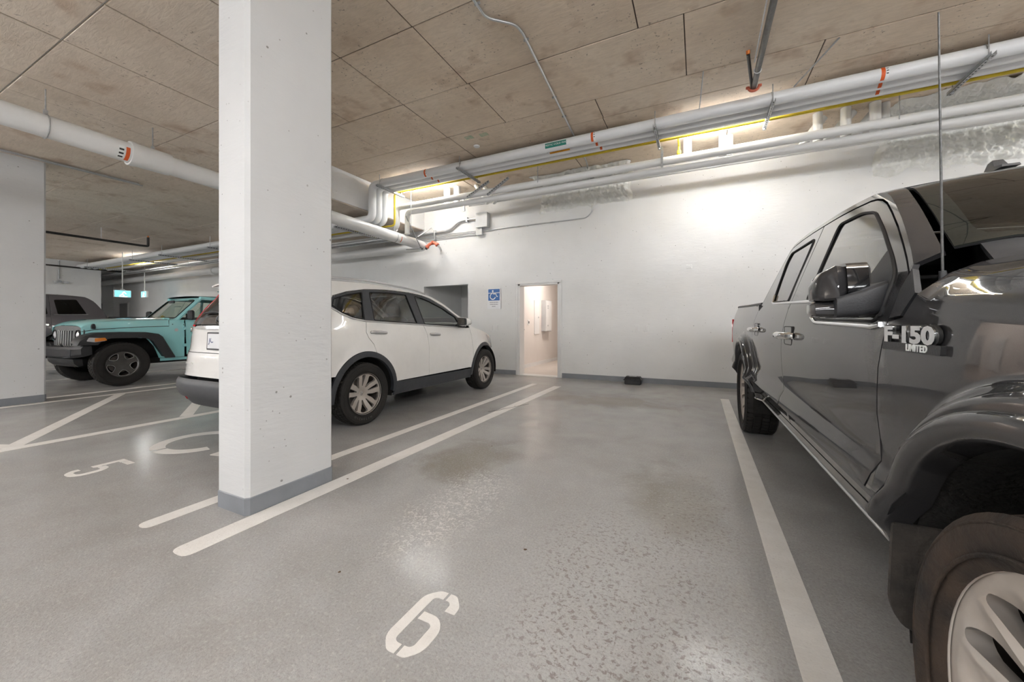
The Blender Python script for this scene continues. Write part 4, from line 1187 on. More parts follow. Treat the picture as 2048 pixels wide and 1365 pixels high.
def place_wheel(proto, parent, loc, outward, first=False, spin=0.0):
    o = proto if first else dup(proto)
    o.parent = parent; o.location = loc
    o.rotation_euler = (spin, 0, 0 if outward > 0 else PI)
    return o
def seat(parent, x, y, fwd, m, w=.5, hi=.62, zb=.45, name='seat'):
    """fwd = +1 when the car points to +y"""
    mb = MB().box((x, y, zb + .06), (w, .5, .16), None, .06)
    R = Matrix.Rotation(fwd * .25, 3, 'X')
    mb.box((x, y - fwd * .27, zb + .12 + hi / 2), (w * .94, .14, hi), R, .055)
    mb.box((x, y - fwd * .37, zb + hi + .22), (w * .5, .09, .17), R, .04)
    return mb.build(name, m, parent, 40)

# ================================================================== SHARED OUTLINE TOOLS
def inset(poly, d):
    """shrink a simple 2D polygon by d along averaged edge normals"""
    n = len(poly)
    A = sum(poly[i][0] * poly[(i + 1) % n][1] - poly[(i + 1) % n][0] * poly[i][1] for i in range(n))
    sg = 1 if A > 0 else -1
    out = []
    for i in range(n):
        a, b, c = Vector(poly[i - 1]), Vector(poly[i]), Vector(poly[(i + 1) % n])
        e1 = (b - a); e2 = (c - b)
        if e1.length < 1e-9 or e2.length < 1e-9: out.append(tuple(b)); continue
        n1 = Vector((-e1.y, e1.x)).normalized() * sg; n2 = Vector((-e2.y, e2.x)).normalized() * sg
        m = n1 + n2
        m = n1 if m.length < 1e-6 else m.normalized()
        k = d / max(.4, m.dot(n1))
        out.append((b.x + m.x * k, b.y + m.y * k))
    return out
def sstep(a, b, x):
    t = max(0.0, min(1.0, (x - a) / (b - a))); return t * t * (3 - 2 * t)
def topz(car, ys, d): return [(y, car.zed(y) - d) for y in ys]
def frange(a, b, n): return [a + (b - a) * k / n for k in range(n + 1)]
def arch_liner(car, cy, cz, r, x0, x1, m=None):
    rows_ = []
    for k in range(25):
        a = math.radians(-12 + 204 * k / 24)
        rows_.append([Vector((x, cy + r * math.cos(a), cz + r * math.sin(a))) for x in (x1, (x0 + x1) / 2, x0)])
    for k in range(25): rows_[k].append(Vector((x0, cy, cz)))
    return car.put(MB().grid(rows_), 'arch_liner', m or LINER, 60, True)

# ================================================================== GREY PICKUP AT THE RIGHT
TPAINT = paint_mat('graphite_metallic_paint', (.025, .0245, .026), .0, .4, 1.0, .25, 0, .06)
TGLASS = glass_mat('pickup_window_glass', (.30, .34, .33), 2.3)
TGLASSW = glass_mat('pickup_windscreen_glass', (.62, .70, .66), 1.38)
TZ = [0, .44, .50, .58, .625, .705, .73, .85, 1.0, 1.12, 1.22, 1.26, 1.75]; TU = [.09, .088, .078, .060, .004, .026, .036, .024, .018, .026, .043, .055, .232]
def tu(y, z):
    b = interp(z, TZ, TU) if .5 < z < .8 else sinterp(z, TZ, TU)
    k = 0.0
    for c in (0.0, 3.9):
        r = math.hypot(y - c, z - .405)
        k = max(k, .040 * (1 - sstep(.602, .648, r)))
    b -= k * (1 - sstep(1.05, 1.15, z))
    if y < -.35: b += .30 * ((-.35 - y) / .62) ** 2.2
    if y > 5.2: b += .05 * ((y - 5.2) / .35) ** 2
    return b
def tzed(y): return sinterp(y, [-.95, -.6, 0, .42, .515, .575, .71, .94, 1.10, 1.25, 1.86, 2.5, 2.72, 2.80, 3.03, 3.13], [1.08, 1.13, 1.162, 1.185, 1.215, 1.285, 1.395, 1.548, 1.632, 1.668, 1.722, 1.746, 1.742, 1.715, 1.43, 1.30])
def tcrown(y): return sinterp(y, [-.95, .40, .60, .95, 1.25, 2.6, 3.1], [.08, .105, .10, .075, .05, .045, .02])
T = Car('pickup_truck', 'dark grey pickup truck filling the right edge, side mirror and silver badge towards us', 1.0, tu, tzed, tcrown, 'pickup truck', pw=lambda y: 15 - 12.2 * sstep(.42, .66, y))
TR = T.root
HUB = .405
# --- side sheet metal
G1 = [(.60, 1.225), (.628, 1.14), (.662, 1.0), (.685, .86), (.68, .72), (.735, .62), (.725, .505)]
G2 = [(1.955, 1.262), (2.03, 1.07), (2.045, .92), (2.04, .72), (2.095, .62), (2.08, .505)]
G3 = [(3.135, 1.30), (3.20, 1.23), (3.315, 1.12), (3.33, .80), (3.285, .71), (3.385, .585), (3.37, .505)]
ftop = topz(T, [.585, .64, .71, .82, .94, 1.03, 1.10, 1.17, 1.25, 1.45, 1.65, 1.80, 1.955], .026)
fdoor = ftop + G2 + G1[::-1]
fwin = rpoly([(1.60, 1.252), (1.605, 1.635), (1.30, 1.612), (1.12, 1.572), (.93, 1.462), (.735, 1.335), (.655, 1.27), (.665, 1.165), (.72, 1.135), (1.33, 1.150), (1.40, 1.17), (1.45, 1.247)], [.02, .05, .05, .05, .05, .05, .04, .03, .02, .05, .04, .03], 4)
T.sp('front_door', inset(fdoor, .0035), TPAINT, holes=[fwin], grid=.032, smooth=24)
rtop = topz(T, [1.965, 2.2, 2.45, 2.65, 2.74, 2.80, 2.90, 3.03, 3.10], .026)
rdoor = rtop + G3 + G2[::-1]
rwin = rpoly([(2.60, 1.292), (2.735, 1.60), (2.70, 1.672), (2.06, 1.655), (2.05, 1.27)], [.03, .05, .05, .04, .03], 4)
T.sp('rear_door', inset(rdoor, .0035), TPAINT, holes=[rwin], grid=.032, smooth=24)
T.sp('window_glass', inset(fwin, -.004), TGLASS, off=-.004, thick=0)
T.sp('window_glass', inset(rwin, -.004), TGLASS, off=-.004, thick=0)
for wv in (fwin, rwin):
    o = MB().tube([T.side(.001)(a, b) for a, b in inset(wv, .004)], .0055, 6, closed=True).build('window_seal', RUBTRIM, TR, 60); mirror_x(o)
# sail panel in the front corner of the window
T.sp('mirror_sail', rpoly([(.662, 1.155), (.672, 1.28), (.80, 1.372), (.975, 1.155)], .012), BLACKTRIM, off=.004)
T.line('chrome_belt_trim', [(2.61, 1.345), (2.575, 1.288), (2.5, 1.281), (1.50, 1.243), (1.44, 1.235), (1.405, 1.16), (1.33, 1.138), (.72, 1.122), (.66, 1.13)], .0085, CHROME, off=.004, step=.03, label='bright trim along the window sill')
# rail above the doors, A pillar side to rear corner
yy = [.585, .64, .71, .82, .94, 1.03, 1.10, 1.17, 1.25, 1.45, 1.65, 1.86, 2.2, 2.5, 2.65, 2.74, 2.80, 2.90, 3.03, 3.115]
T.sp('cab_rail', topz(T, yy, .000) + topz(T, yy[::-1], .0215), TPAINT, grid=.05)
arch = lambda c, r, a0, a1, n=22: arc2(c, HUB, r, a0, a1, n)
ft = topz(T, [.50, .42, .2, 0, -.3, -.6, -.8, -.92], -.0035)
fender = [(.548, 1.150)] + ft + [(-.93, .66), (-.60, .63)] + arch(0, .528, 155, 10.5)[0:] + [(.712, .505)] + [(a - .0, b) for a, b in G1[::-1][1:-1]]
RAD = [.585, .597, .606, .614, .622, .630, .638, .646, .656, .668]
T.sp('front_fender', inset(fender, .003), TPAINT, grid=.03, polar=(0, HUB, RAD), smooth=60)
T.sp('cowl_corner_trim', inset([(.505, 1.212), (.575, 1.285), (.598, 1.23), (.622, 1.145), (.556, 1.152)], .002), BLACKTRIM, off=.002)
bedt = [(3.14, 1.30), (3.4, 1.307), (4.2, 1.325), (5.0, 1.348), (5.48, 1.362)]
bed = bedt + [(5.52, 1.20), (5.52, .62), (4.47, .60)] + arch(3.9, .528, 21, 169.5) + [(3.38, .505)] + G3[::-1][1:-1]
T.sp('bed_side', inset(bed, .003), TPAINT, grid=.04, polar=(3.9, HUB, RAD), smooth=60)
T.line('bed_rail_cap', [(3.18, 1.305), (4.2, 1.330), (5.48, 1.368)], .018, BLACKTRIM, off=-.012)
for c in (0.0, 3.9):
    rows_ = []
    for k in range(37):
        an = math.radians(9.5 + 161 * k / 36); row = []
        xb = T.side()(c + .60 * math.cos(an), HUB + max(.10, .60 * math.sin(an)) if math.sin(an) > 0 else HUB + .1).x
        for r_, dx in ((.588, -.006), (.586, .006), (.580, .013), (.566, .018), (.548, .016), (.535, .008), (.529, -.010), (.529, -.06)):
            row.append(Vector((xb + dx + .006, c + r_ * math.cos(an), HUB + r_ * math.sin(an))))
        rows_.append(row)
    o = MB().grid(rows_).build('wheel_flare', TPAINT, TR, 60); mirror_x(o)
    arch_liner(T, c, HUB, .532, .52, .965)
T.sp('rocker_panel', [(.60, .50), (3.36, .50), (3.36, .445), (.60, .445)], TPAINT, grid=.05)
T.line('rocker_strip', [(.60, .446), (3.40, .446)], .007, SATIN, off=.0, label='bright strip along the sill')
# --- tops
xe = T.xe
hood = [(-.64, -.90), (-.69, -.3), (-.73, .2), (-.72, .385), (0, .40), (.72, .385), (.73, .2), (.69, -.3), (.64, -.90)]
T.tp('hood', inset(hood, .004), TPAINT, grid=.06)
for sx in (-1, 1):
    pl = [(sx * .648, -.90), (sx * .698, -.3), (sx * .738, .2), (sx * .73, .39), (sx * .80, .47)] + [(sx * (xe(y) + .003), y) for y in (.50, .45, .42, .3, .2, 0, -.3, -.6, -.8, -.90)]
    pl = pl if sx > 0 else pl[::-1]
    T.tp('fender_top', inset(pl, .002), TPAINT, grid=.035)
T.tp('cowl_panel', [(-.73, .405), (0, .415), (.73, .405), (.82, .50), (.80, .60), (.4, .52), (0, .50), (-.4, .52), (-.80, .60), (-.82, .50)], BLACKTRIM, off=-.012, grid=.06)
wsb = [(-.845, .605), (-.6, .53), (-.3, .48), (0, .465), (.3, .48), (.6, .53), (.845, .605)]
wst = [(.715, 1.20), (.5, 1.235), (0, 1.255), (-.5, 1.235), (-.715, 1.20)]
ws = T.tp('windscreen', wsb + wst, TGLASSW, off=-.006, grid=.07)
wband = wsb + wst; wb2 = inset(wband, .055)
T.tp('windscreen_band', wband, RUBTRIM, off=-.010, holes=[rpoly(wb2, .06, 4)], grid=.05, thick=.004)
for sx in (-1, 1):
    ys = [.585, .64, .71, .82, .94, 1.03, 1.10, 1.17, 1.225]
    wx = lambda y: interp(y, [.585, .605, 1.20, 1.225], [.872, .868, .735, .73])
    pl = [(sx * wx(y), y) for y in ys] + [(sx * (xe(y) + .0), y) for y in ys[::-1]]
    pl = pl if sx > 0 else pl[::-1]
    pl = pl[::-1]
    T.tp('windscreen_pillar', pl, TPAINT, grid=.03)
ys = frange(1.24, 2.76, 20)
T.tp('roof', [(-.5, 1.262), (-.72, 1.232)] + [(-xe(y), y) for y in ys] + [(xe(y), y) for y in ys[::-1]] + [(.72, 1.232), (.5, 1.262), (0, 1.28)], TPAINT, grid=.09)
ys = frange(2.78, 3.12, 8)
T.tp('cab_back', [(-xe(y), y) for y in ys] + [(xe(y), y) for y in ys[::-1]], TPAINT, grid=.06, holes=[rpoly([(-.55, 2.84), (.55, 2.84), (.60, 3.08), (-.60, 3.08)], .03)])
T.tp('rear_window', rpoly([(-.55, 2.84), (.55, 2.84), (.60, 3.08), (-.60, 3.08)], .03), TGLASS, off=-.006, thick=0)
# antenna fin, mast and wiper
fin = empty('roof_antenna', (-.36, 1.40, 1.748), 0, TR)
MB().prism([(-.085, 0), (.075, 0), (.075, .012), (.06, .055), (.02, .062), (-.01, .022), (-.08, .012)], -.026, .026, lambda a, b, c: (c * (1.0 - b * 7), a * .7, b * .8)).build('fin', BLACKTRIM, fin, 40)
mast = empty('mast_antenna', (-.885, .555, 1.225), 0, TR)
MB().tube([(0, 0, 0), (-.004, .0, .045)], [.011, .007], 12).build('mast_base', BLACKTRIM, mast, 50)
MB().tube([(-.004, 0, .04), (-.004, .018, .735)], [.0032, .0022], 8).build('mast_rod', pm('antenna_dark_coil', (.10, .10, .10), .5, 90, .4, .5), mast, 50)
wi = empty('wiper', (0, 0, 0), 0, TR)
MB().tube([T.top(.02)(-.62, .60), T.top(.025)(-.3, .56), T.top(.02)(.05, .53)], .010, 8).build('wiper_blade', BLACKTRIM, wi, 60)
MB().tube([T.top(.0)(-.1, .44), T.top(.035)(-.2, .50), T.top(.035)(-.32, .565)], .008, 8).build('wiper_arm', SATIN, wi, 60)
# --- door mirror
def mirror_unit(car, sgn):
    r = empty('door_mirror', (0, 0, 0), 0, TR)
    S = lambda pts: [Vector(((p[0] - MS * min(1, max(0, (p[0] - .95) / .06))) * sgn, p[1] + .02, p[2])) for p in pts]
    MS = .05
    # arm
    m = MB()
    rows_ = []
    for x, y0, y1, z0, z1 in ((.955, .66, .86, 1.175, 1.262), (1.01, .66, .84, 1.165, 1.258), (1.06, .66, .82, 1.155, 1.235), (1.12, .67, .80, 1.15, 1.215)):
        rows_.append(S([(x, a, b) for a, b in rpoly([(y0, z0), (y1, z0), (y1, z1), (y0, z1)], .02, 3)]))
    m.grid(rows_, True); m.F.append(tuple(range(len(rows_[0])))); n0 = len(rows_[0]); m.F.append(tuple(3 * n0 + k for k in range(n0)))
    m.build('mirror_arm', BLACKTRIM, r, 35)
    def shell(name, mat_, sec):
        mb = MB(); rw = [S([(x, a, b) for a, b in rpoly(pl, .022, 3)]) for x, pl in sec]
        mb.grid(rw, True); n1 = len(rw[0]); mb.F.append(tuple(range(n1))); mb.F.append(tuple((len(rw) - 1) * n1 + k for k in range(n1)))
        return mb.build(name, mat_, r, 38)
    shell('mirror_cap', TPAINT, [(1.085, [(.70, 1.222), (.80, 1.222), (.80, 1.318), (.72, 1.318)]), (1.11, [(.68, 1.205), (.80, 1.205), (.80, 1.322), (.71, 1.322)]), (1.145, [(.69, 1.203), (.80, 1.203), (.80, 1.30), (.72, 1.30)]), (1.165, [(.72, 1.207), (.80, 1.207), (.80, 1.265), (.74, 1.265)])])
    shell('mirror_inner_cap', pm('gloss_black_mirror', (.01, .01, .011), .2, 30, .08, coat=1.0), [(1.018, [(.73, 1.248), (.80, 1.248), (.80, 1.322), (.74, 1.322)]), (1.03, [(.70, 1.235), (.80, 1.235), (.80, 1.330), (.72, 1.330)]), (1.086, [(.69, 1.222), (.80, 1.222), (.80, 1.328), (.712, 1.328)])])
    shell('mirror_foot', TPAINT, [(1.06, [(.685, 1.15), (.80, 1.15), (.80, 1.215), (.69, 1.215)]), (1.165, [(.70, 1.155), (.80, 1.155), (.80, 1.202), (.72, 1.202)]), (1.172, [(.73, 1.165), (.79, 1.165), (.79, 1.198), (.74, 1.198)])])
    gm = MB().prism(rpoly([(1.02, 1.215), (1.155, 1.205), (1.155, 1.29), (1.02, 1.318)], .015), .8, .806, lambda a, b, c: ((a - .05) * sgn, c + .02, b)); gm.build('mirror_glass', CHROME, r)
for sg in (-1, 1): mirror_unit(T, sg)
# --- handles, fuel of detail
def handle(yc, z):
    r = empty('door_handle', (0, 0, 0), 0, TR)
    f = T.side()
    x0 = f(yc, z).x
    for sg in (-1, 1):
        rr = r if sg > 0 else empty('door_handle', (0, 0, 0), 0, TR)
        MB().prism(rpoly([(yc - .10, z - .052), (yc + .085, z - .052), (yc + .085, z + .052), (yc - .10, z + .052)], .02), -.004, .003, lambda a, b, c: (sg * (x0 + c), a, b)).build('bezel', TPAINT, rr)
        MB().tube([(sg * (x0 + .002), a, b) for a, b in rpoly([(yc - .10, z - .052), (yc + .085, z - .052), (yc + .085, z + .052), (yc - .10, z + .052)], .02)], .0025, 6, closed=True).build('bezel_gap', RUBTRIM, rr)
        MB().tube([(sg * (x0 - .004), yc - .125, z), (sg * (x0 + .038), yc - .095, z), (sg * (x0 + .046), yc - .02, z), (sg * (x0 + .046), yc + .06, z), (sg * (x0 + .036), yc + .10, z), (sg * (x0 + .0), yc + .118, z)], [.018, .020, .021, .020, .018, .016], 12).build('grip', CHROME, rr, 50)
        MB().box((sg * (x0 + .018), yc - .115, z), (.04, .035, .042), None, .012).build('lock_cap', CHROME, rr)
handle(1.86, 1.065); handle(3.08, 1.085)
# badge
for sg in (-1, 1):
    bg = empty('fender_badge', (0, 0, 0), 0, TR); bg['label'] = 'silver lettered badge on a dark bar'
    x0 = T.side()(.47, 1.08).x
    ex = (0, sg, 0)
    MB().prism(rpoly([(.330, 1.060), (.612, 1.060), (.612, 1.082), (.330, 1.082)], .004), -.008, .010, lambda a, b, c: (sg * (T.side()(a, b).x + c), a, b)).build('badge_bar', BLACKTRIM, bg)
    y0 = .475
    for nm, dd, mm, sc in (('badge_backing', .004, INKB, .0075), ('badge_lettering', .009, CHROME, .0035)):
        text_obj(nm, 'F-150', mm, frame4((sg * (x0 + dd), y0, 1.1015), ex, (0, 0, 1)) @ Matrix.Diagonal((1.95, 1, 1, 1)), bg, size=.056, depth=.0035, bold=sc * .8, spacing=1.0)
    text_obj('badge_small_lettering', 'LIMITED', INKW, frame4((sg * (x0 + .0115), y0 - .045, 1.0705), ex, (0, 0, 1)), bg, size=.024, depth=.001, bold=.0006, spacing=1.15)
# tail lamps, tailgate, bumpers, front
for sg in (-1, 1):
    MB().prism(rpoly([(5.36, .88), (5.52, .88), (5.52, 1.20), (5.40, 1.20)], .015), -.06, .006, lambda a, b, c: (sg * (T.side()(a, 1.0).x + c), a, b)).build('tail_lamp', REDL, TR)
MB().bx(-.90, .90, 5.47, 5.53, .62, 1.34, .02).build('tailgate', TPAINT, TR); MB().bx(-.93, .93, 5.50, 5.68, .48, .66, .03).build('rear_bumper', CHROME, TR)
MB().bx(-.82, .82, 3.2, 5.47, .78, .82).build('bed_floor', BLACKTRIM, TR); MB().bx(-.95, .95, 3.16, 3.20, .6, 1.30).build('bed_bulkhead', TPAINT, TR)
for sg in (-1, 1): MB().bx(sg * .86 - .03, sg * .86 + .03, 3.2, 5.47, .80, 1.33).build('bed_inner_wall', BLACKTRIM, TR)
def ffront(off=0.0): return lambda x, z: Vector((x, -.93 - .05 * math.sin((z - .5) * 4) + .16 * (abs(x) / .85) ** 3.2 - off, z))
patch('grille', rpoly([(-.56, .70), (.56, .70), (.60, 1.08), (-.60, 1.08)], .05), ffront(.01), BLACKTRIM, TR, .08)
for k in range(5): patch('grille_bar', rpoly([(-.55, .74 + k * .075), (.55, .74 + k * .075), (.55, .775 + k * .075), (-.55, .775 + k * .075)], .01), ffront(.03), SATIN, TR, .1)
for sg in (-1, 1):
    patch('headlamp', rpoly([(sg * .61, .80), (sg * .82, .82), (sg * .83, 1.05), (sg * .61, 1.07)][::sg], .03), ffront(.01), CLEARL, TR, .06)
    MB().lathe([(0, 0), (.0, .055), (.02, .06)], 20, 'Y', (sg * .66, -.90, .56)).build('fog_lamp', CLEARL, TR)
patch('front_bumper', rpoly([(-.86, .46), (.86, .46), (.86, .69), (-.86, .69)], .04), ffront(.06), CHROME, TR, .08, thick=.06)
# dark mass inside and below, with openings for the wheels
core = [(-.82, .42), (-.60, .42)] + arch(0, .56, 178, 2, 14) + [(.62, .40), (3.30, .40)] + arch(3.9, .56, 178, 2, 14) + [(5.45, .55), (5.45, .78), (3.15, .80), (3.1, 1.0), (2.4, .75), (1.0, .75), (.62, 1.10), (.40, 1.15), (-.82, 1.02)]
MB().prism(core, -.86, .86, lambda a, b, c: (c, a, b)).build('chassis', DARKIN, TR)
MB().bx(-.86, .86, .50, 1.02, .95, 1.19, .03).build('dashboard', BLACKTRIM, TR)
sw = MB().tube([(.42 + .19 * math.cos(a), 1.08 + .07 * math.sin(a), 1.18 + .17 * math.sin(a)) for a in [2 * PI * k / 24 for k in range(24)]], .014, 8, closed=True); sw.build('steering_wheel', BLACKTRIM, TR, 60)
for sx in (-1, 1): seat(TR, sx * .42, 1.72, -1, SEATB, .55, .62, .70)
seat(TR, 0, 2.62, -1, SEATB, 1.4, .58, .72, 'rear_bench')
MB().bx(-.12, .12, 1.2, 2.0, .7, .98, .03).build('centre_console', BLACKTRIM, TR)
MB().tube(fillet([(-.01, 1.14, 1.66), (-.01, 1.08, 1.63)], .01), .012, 8).build('mirror_stem', BLACKTRIM, TR); MB().box((0, 1.06, 1.60), (.24, .03, .07), None, .012).build('rear_view_mirror', BLACKTRIM, TR)
# mud flaps behind the front wheels
for sg in (-1, 1):
    fl = rpoly([(.80, .62), (1.015, .62), (1.015, .40), (.985, .335), (.82, .33), (.80, .37)], [.01, .01, .03, .04, .04, .02], 4)
    MB().prism(fl, .475, .487, lambda a, b, c: (sg * a, c + (.62 - b) * .10, b)).build('mud_flap', pm('muddy_flap_%d' % sg, (.06, .05, .042), .4, 12, .8, bump=.4, bscale=70, c2=(.02, .018, .016), detail=7), TR)
# wheels
tw = make_wheel('wheel', .418, .332, .275, 'truck', MUDRUB, ALLOYD, None, True)
tw2 = make_wheel('wheel', .418, .332, .275, 'truck', RUBBER, ALLOYD, None, True)
for i, (x, y) in enumerate(((-.872, 0), (.872, 0), (-.872, 3.9), (.872, 3.9))):
    place_wheel(tw if i < 2 else tw2, TR, (x, y - (.012 if i < 2 else 0), .417), 1 if x > 0 else -1, i in (0, 2), .12 + i)
TR.location = (1.47, .85, 0.0); TR.rotation_euler = (0, 0, math.radians(.75))

# ================================================================== WHITE SUV BEHIND THE COLUMN (nose towards the wall, +y)
SPAINT = paint_mat('pearl_white_paint', (.86, .845, .82), .0, .22, 1.0, 0, .05)
SGLASS = glass_mat('suv_window_glass', (.40, .44, .42), 2.0)
SGLASSF = glass_mat('suv_front_window_glass', (.70, .80, .76), 1.9)
CZ = [0, .25, .40, .60, .85, 1.0, 1.06, 1.18, 1.62]; CU = [.075, .042, .012, .0, .008, .030, .045, .090, .250]
def su(y, z):
    b = sinterp(z, CZ, CU)
    if y > 2.30: b += .30 * ((y - 2.30) / 1.2) ** 2
    if y < -.15: b += .055 * ((-.15 - y) / .7) ** 2
    for c in (.03, 2.70):
        r = math.hypot(y - c, z - .345); b -= .014 * (1 - sstep(.46, .54, r))
    return b
def szed(y): return sinterp(y, [-.80, -.6, -.22, .28, .65, 1.08, 1.40, 1.69, 1.97, 2.13, 2.25, 2.36, 2.64, 2.92, 3.15, 3.42], [1.545, 1.585, 1.607, 1.622, 1.608, 1.582, 1.548, 1.452, 1.302, 1.212, 1.125, 1.083, 1.025, .965, .880, .74])
def scrown(y): return sinterp(y, [-.8, 1.3, 1.9, 2.3, 3.4], [.045, .055, .10, .085, .09])
S = Car('white_suv', 'white SUV with black cladding parked nose to the wall behind the column', .91, su, szed, scrown, 'car', pw=2.8)
SR = S.root
SH = .345
sarch = lambda c, r, a0, a1, n=20: arc2(c, SH, r, a0, a1, n)
RGAP = [(.10, 1.163), (.062, 1.04), (.09, .97), (.15, .90), (.178, .815)]
MGAP = [(1.095, 1.118), (1.135, .99), (1.15, .80), (1.14, .54), (1.155, .425)]
FGAP = [(2.25, 1.075), (2.262, 1.02), (2.275, .85), (2.30, .70), (2.275, .56), (2.245, .425)]
BELT = [(.10, 1.163), (.49, 1.146), (1.095, 1.118)]
rd = BELT + MGAP[1:] + sarch(.03, .478, 9.5, 72) + RGAP[::-1][1:-1]
S.sp('rear_door', inset(rd, .0035), SPAINT, grid=.06)
fd = [(1.095, 1.118), (1.5, 1.098), (1.90, 1.080), (2.14, 1.072), (2.25, 1.075)] + FGAP[1:] + MGAP[::-1][:-1]
S.sp('front_door', inset(fd, .0035), SPAINT, grid=.06)
# rear quarter up to the roof line
def syend(z): return sinterp(z, [.28, .36, .50, .57, .60, .83, .88, 1.1, 1.2, 1.3, 1.45, 1.6], [-.98, -1.04, -1.10, -1.09, -1.05, -1.02, -1.0, -.99, -.95, -.89, -.78, -.72]) + CD
CD = .20
def sye0(z): return syend(z) - CD
rear_edge = [(syend(z), z) for z in (.585, .65, .75, .83, .88, 1.0, 1.1, 1.2, 1.3, 1.4, 1.5)]
quarter = sarch(.03, .478, 73, 150) + [(-.46, .585)] + rear_edge + [(-.36, 1.52), (-.345, 1.36), (-.34, 1.31), (-.22, 1.243), (-.09, 1.193), (.10, 1.165)] + RGAP[1:]
S.sp('rear_quarter', inset(quarter, .0035), SPAINT, grid=.05)
ff = [(2.255, 1.115), (2.30, 1.10), (2.36, 1.082), (2.50, 1.055), (2.64, 1.024), (2.80, .992), (2.92, .964), (3.05, .92), (3.14, .87), (3.20, .74), (3.22, .56)] + sarch(2.70, .472, 17, 171) + FGAP[::-1]
S.sp('front_fender', inset(ff, .0035), SPAINT, grid=.05)
# black frame of the side windows with three panes
dtop = [(-.335, 1.36), (-.27, 1.428), (-.07, 1.488), (.21, 1.537), (.54, 1.558), (.98, 1.556), (1.25, 1.532), (1.42, 1.497), (1.69, 1.397), (1.97, 1.248), (2.10, 1.165), (2.16, 1.085)]
dbot = [(1.90, 1.086), (1.5, 1.104), (1.095, 1.124), (.49, 1.152), (.10, 1.169), (-.09, 1.199), (-.22, 1.249), (-.335, 1.315)]
q1 = rpoly([(-.30, 1.335), (-.26, 1.405), (-.08, 1.462), (.155, 1.506), (.075, 1.19), (-.07, 1.212), (-.20, 1.262)], .012, 3)
q2 = rpoly([(.235, 1.178), (.27, 1.515), (.60, 1.535), (.915, 1.530), (.985, 1.143)], .02, 3)
q3 = rpoly([(1.135, 1.136), (1.085, 1.522), (1.22, 1.508), (1.38, 1.468), (1.66, 1.372), (1.93, 1.245), (1.975, 1.16), (1.95, 1.098)], .02, 3)
S.sp('window_frame', dtop[::-1] + dbot[::-1], GREYTRIM, off=-.003, holes=[q1, q2, q3], grid=.06)
for q, gm in ((q1, SGLASS), (q2, SGLASS), (q3, SGLASSF)): S.sp('window_glass', inset(q, -.005), gm, off=-.010, thick=0)
for q in (q1, q2, q3):
    o = MB().tube([S.side(-.002)(a, b) for a, b in q], .006, 6, closed=True).build('window_seal', RUBTRIM, SR, 60); mirror_x(o)
S.line('chrome_window_trim', [(1.98, 1.082), (1.5, 1.101), (1.095, 1.121), (.49, 1.149), (.10, 1.166), (-.09, 1.196), (-.22, 1.246), (-.34, 1.315)], .010, SATIN, off=.004, step=.04, label='bright strip along the window sill')
S.line('door_cut', [(.14, 1.51), (.085, 1.17)], .004, RUBTRIM, off=.001)
# body side above the windows
ys = frange(-.34, 2.17, 30)
up = [(y, szed(y) - .001) for y in ys]
S.sp('roof_side', up + [(y + .0, z + .006) for y, z in dtop[::-1]], SPAINT, grid=.05)
S.line('gutter_line', [(a, b + .010) for a, b in dtop[1:-1]], .0035, RUBTRIM, off=.0)
# roof rails
rr_ = [(y, szed(y) + .018 - .02 * (abs(y - .45) / .95) ** 6) for y in frange(-.48, 1.38, 18)]
o = MB().tube([Vector((S.xe(y) - .045, y, z + .022)) for y, z in rr_], .013, 8).build('roof_rail', SATIN, SR, 60); mirror_x(o)
# tops
xe = S.xe
ys = frange(-.74, 1.42, 24)
S.tp('roof', [(-xe(y), y) for y in ys] + [(-.3, 1.50), (0, 1.52), (.3, 1.50)] + [(xe(y), y) for y in ys[::-1]], SPAINT, grid=.1)
ys = frange(1.47, 2.20, 12)
S.tp('windscreen', [(0, 1.545), (-.3, 1.525)] + [(-xe(y) + .055, y) for y in ys] + [(-.5, 2.32), (0, 2.38), (.5, 2.32)] + [(xe(y) - .055, y) for y in ys[::-1]] + [(.3, 1.525)], SGLASSF, off=-.004, grid=.08, thick=0)
ys = frange(1.42, 2.24, 14)
for sx in (-1, 1):
    pl = [(sx * (xe(y) - .052), y) for y in ys] + [(sx * xe(y), y) for y in ys[::-1]]
    S.tp('windscreen_pillar', pl if sx < 0 else pl[::-1], SPAINT, grid=.03)
ys = frange(2.27, 3.15, 14)
S.tp('hood', [(0, 2.42), (-.5, 2.36)] + [(-xe(y), y) for y in ys] + [(-.45, 3.36), (0, 3.44), (.45, 3.36)] + [(xe(y), y) for y in ys[::-1]] + [(.5, 2.36)], SPAINT, grid=.09)
# front face
def sfront(z, x): k = abs(x) / .80; return Vector((x, sinterp(z, [.2, .4, .7, .95], [3.40, 3.52, 3.50, 3.40]) - .36 * k ** 3.0, z))
patch('front_bumper', rpoly([(.24, -.78), (.24, .78), (.62, .80), (.62, -.80)], .05), sfront, SPAINT, SR, .09)
patch('front_grille', rpoly([(.63, -.5), (.63, .5), (.84, .52), (.84, -.52)], .04), sfront, BLACKTRIM, SR, .09)
for k in range(3): patch('grille_bar', rpoly([(.66 + k * .06, -.48), (.66 + k * .06, .48), (.685 + k * .06, .48), (.685 + k * .06, -.48)], .005), lambda z, x: sfront(z, x) + Vector((0, .012, 0)), CHROME, SR, .12)
for sx in (-1, 1): patch('headlamp', rpoly([(.66, sx * .54), (.70, sx * .77), (.86, sx * .76), (.85, sx * .55)][::-sx], .03), sfront, CLEARL, SR, .06)
S.sp('headlamp_side', rpoly([(3.02, .80), (3.19, .76), (3.15, .86), (2.86, .955), (2.90, .89)], .02), CLEARL, off=.006)
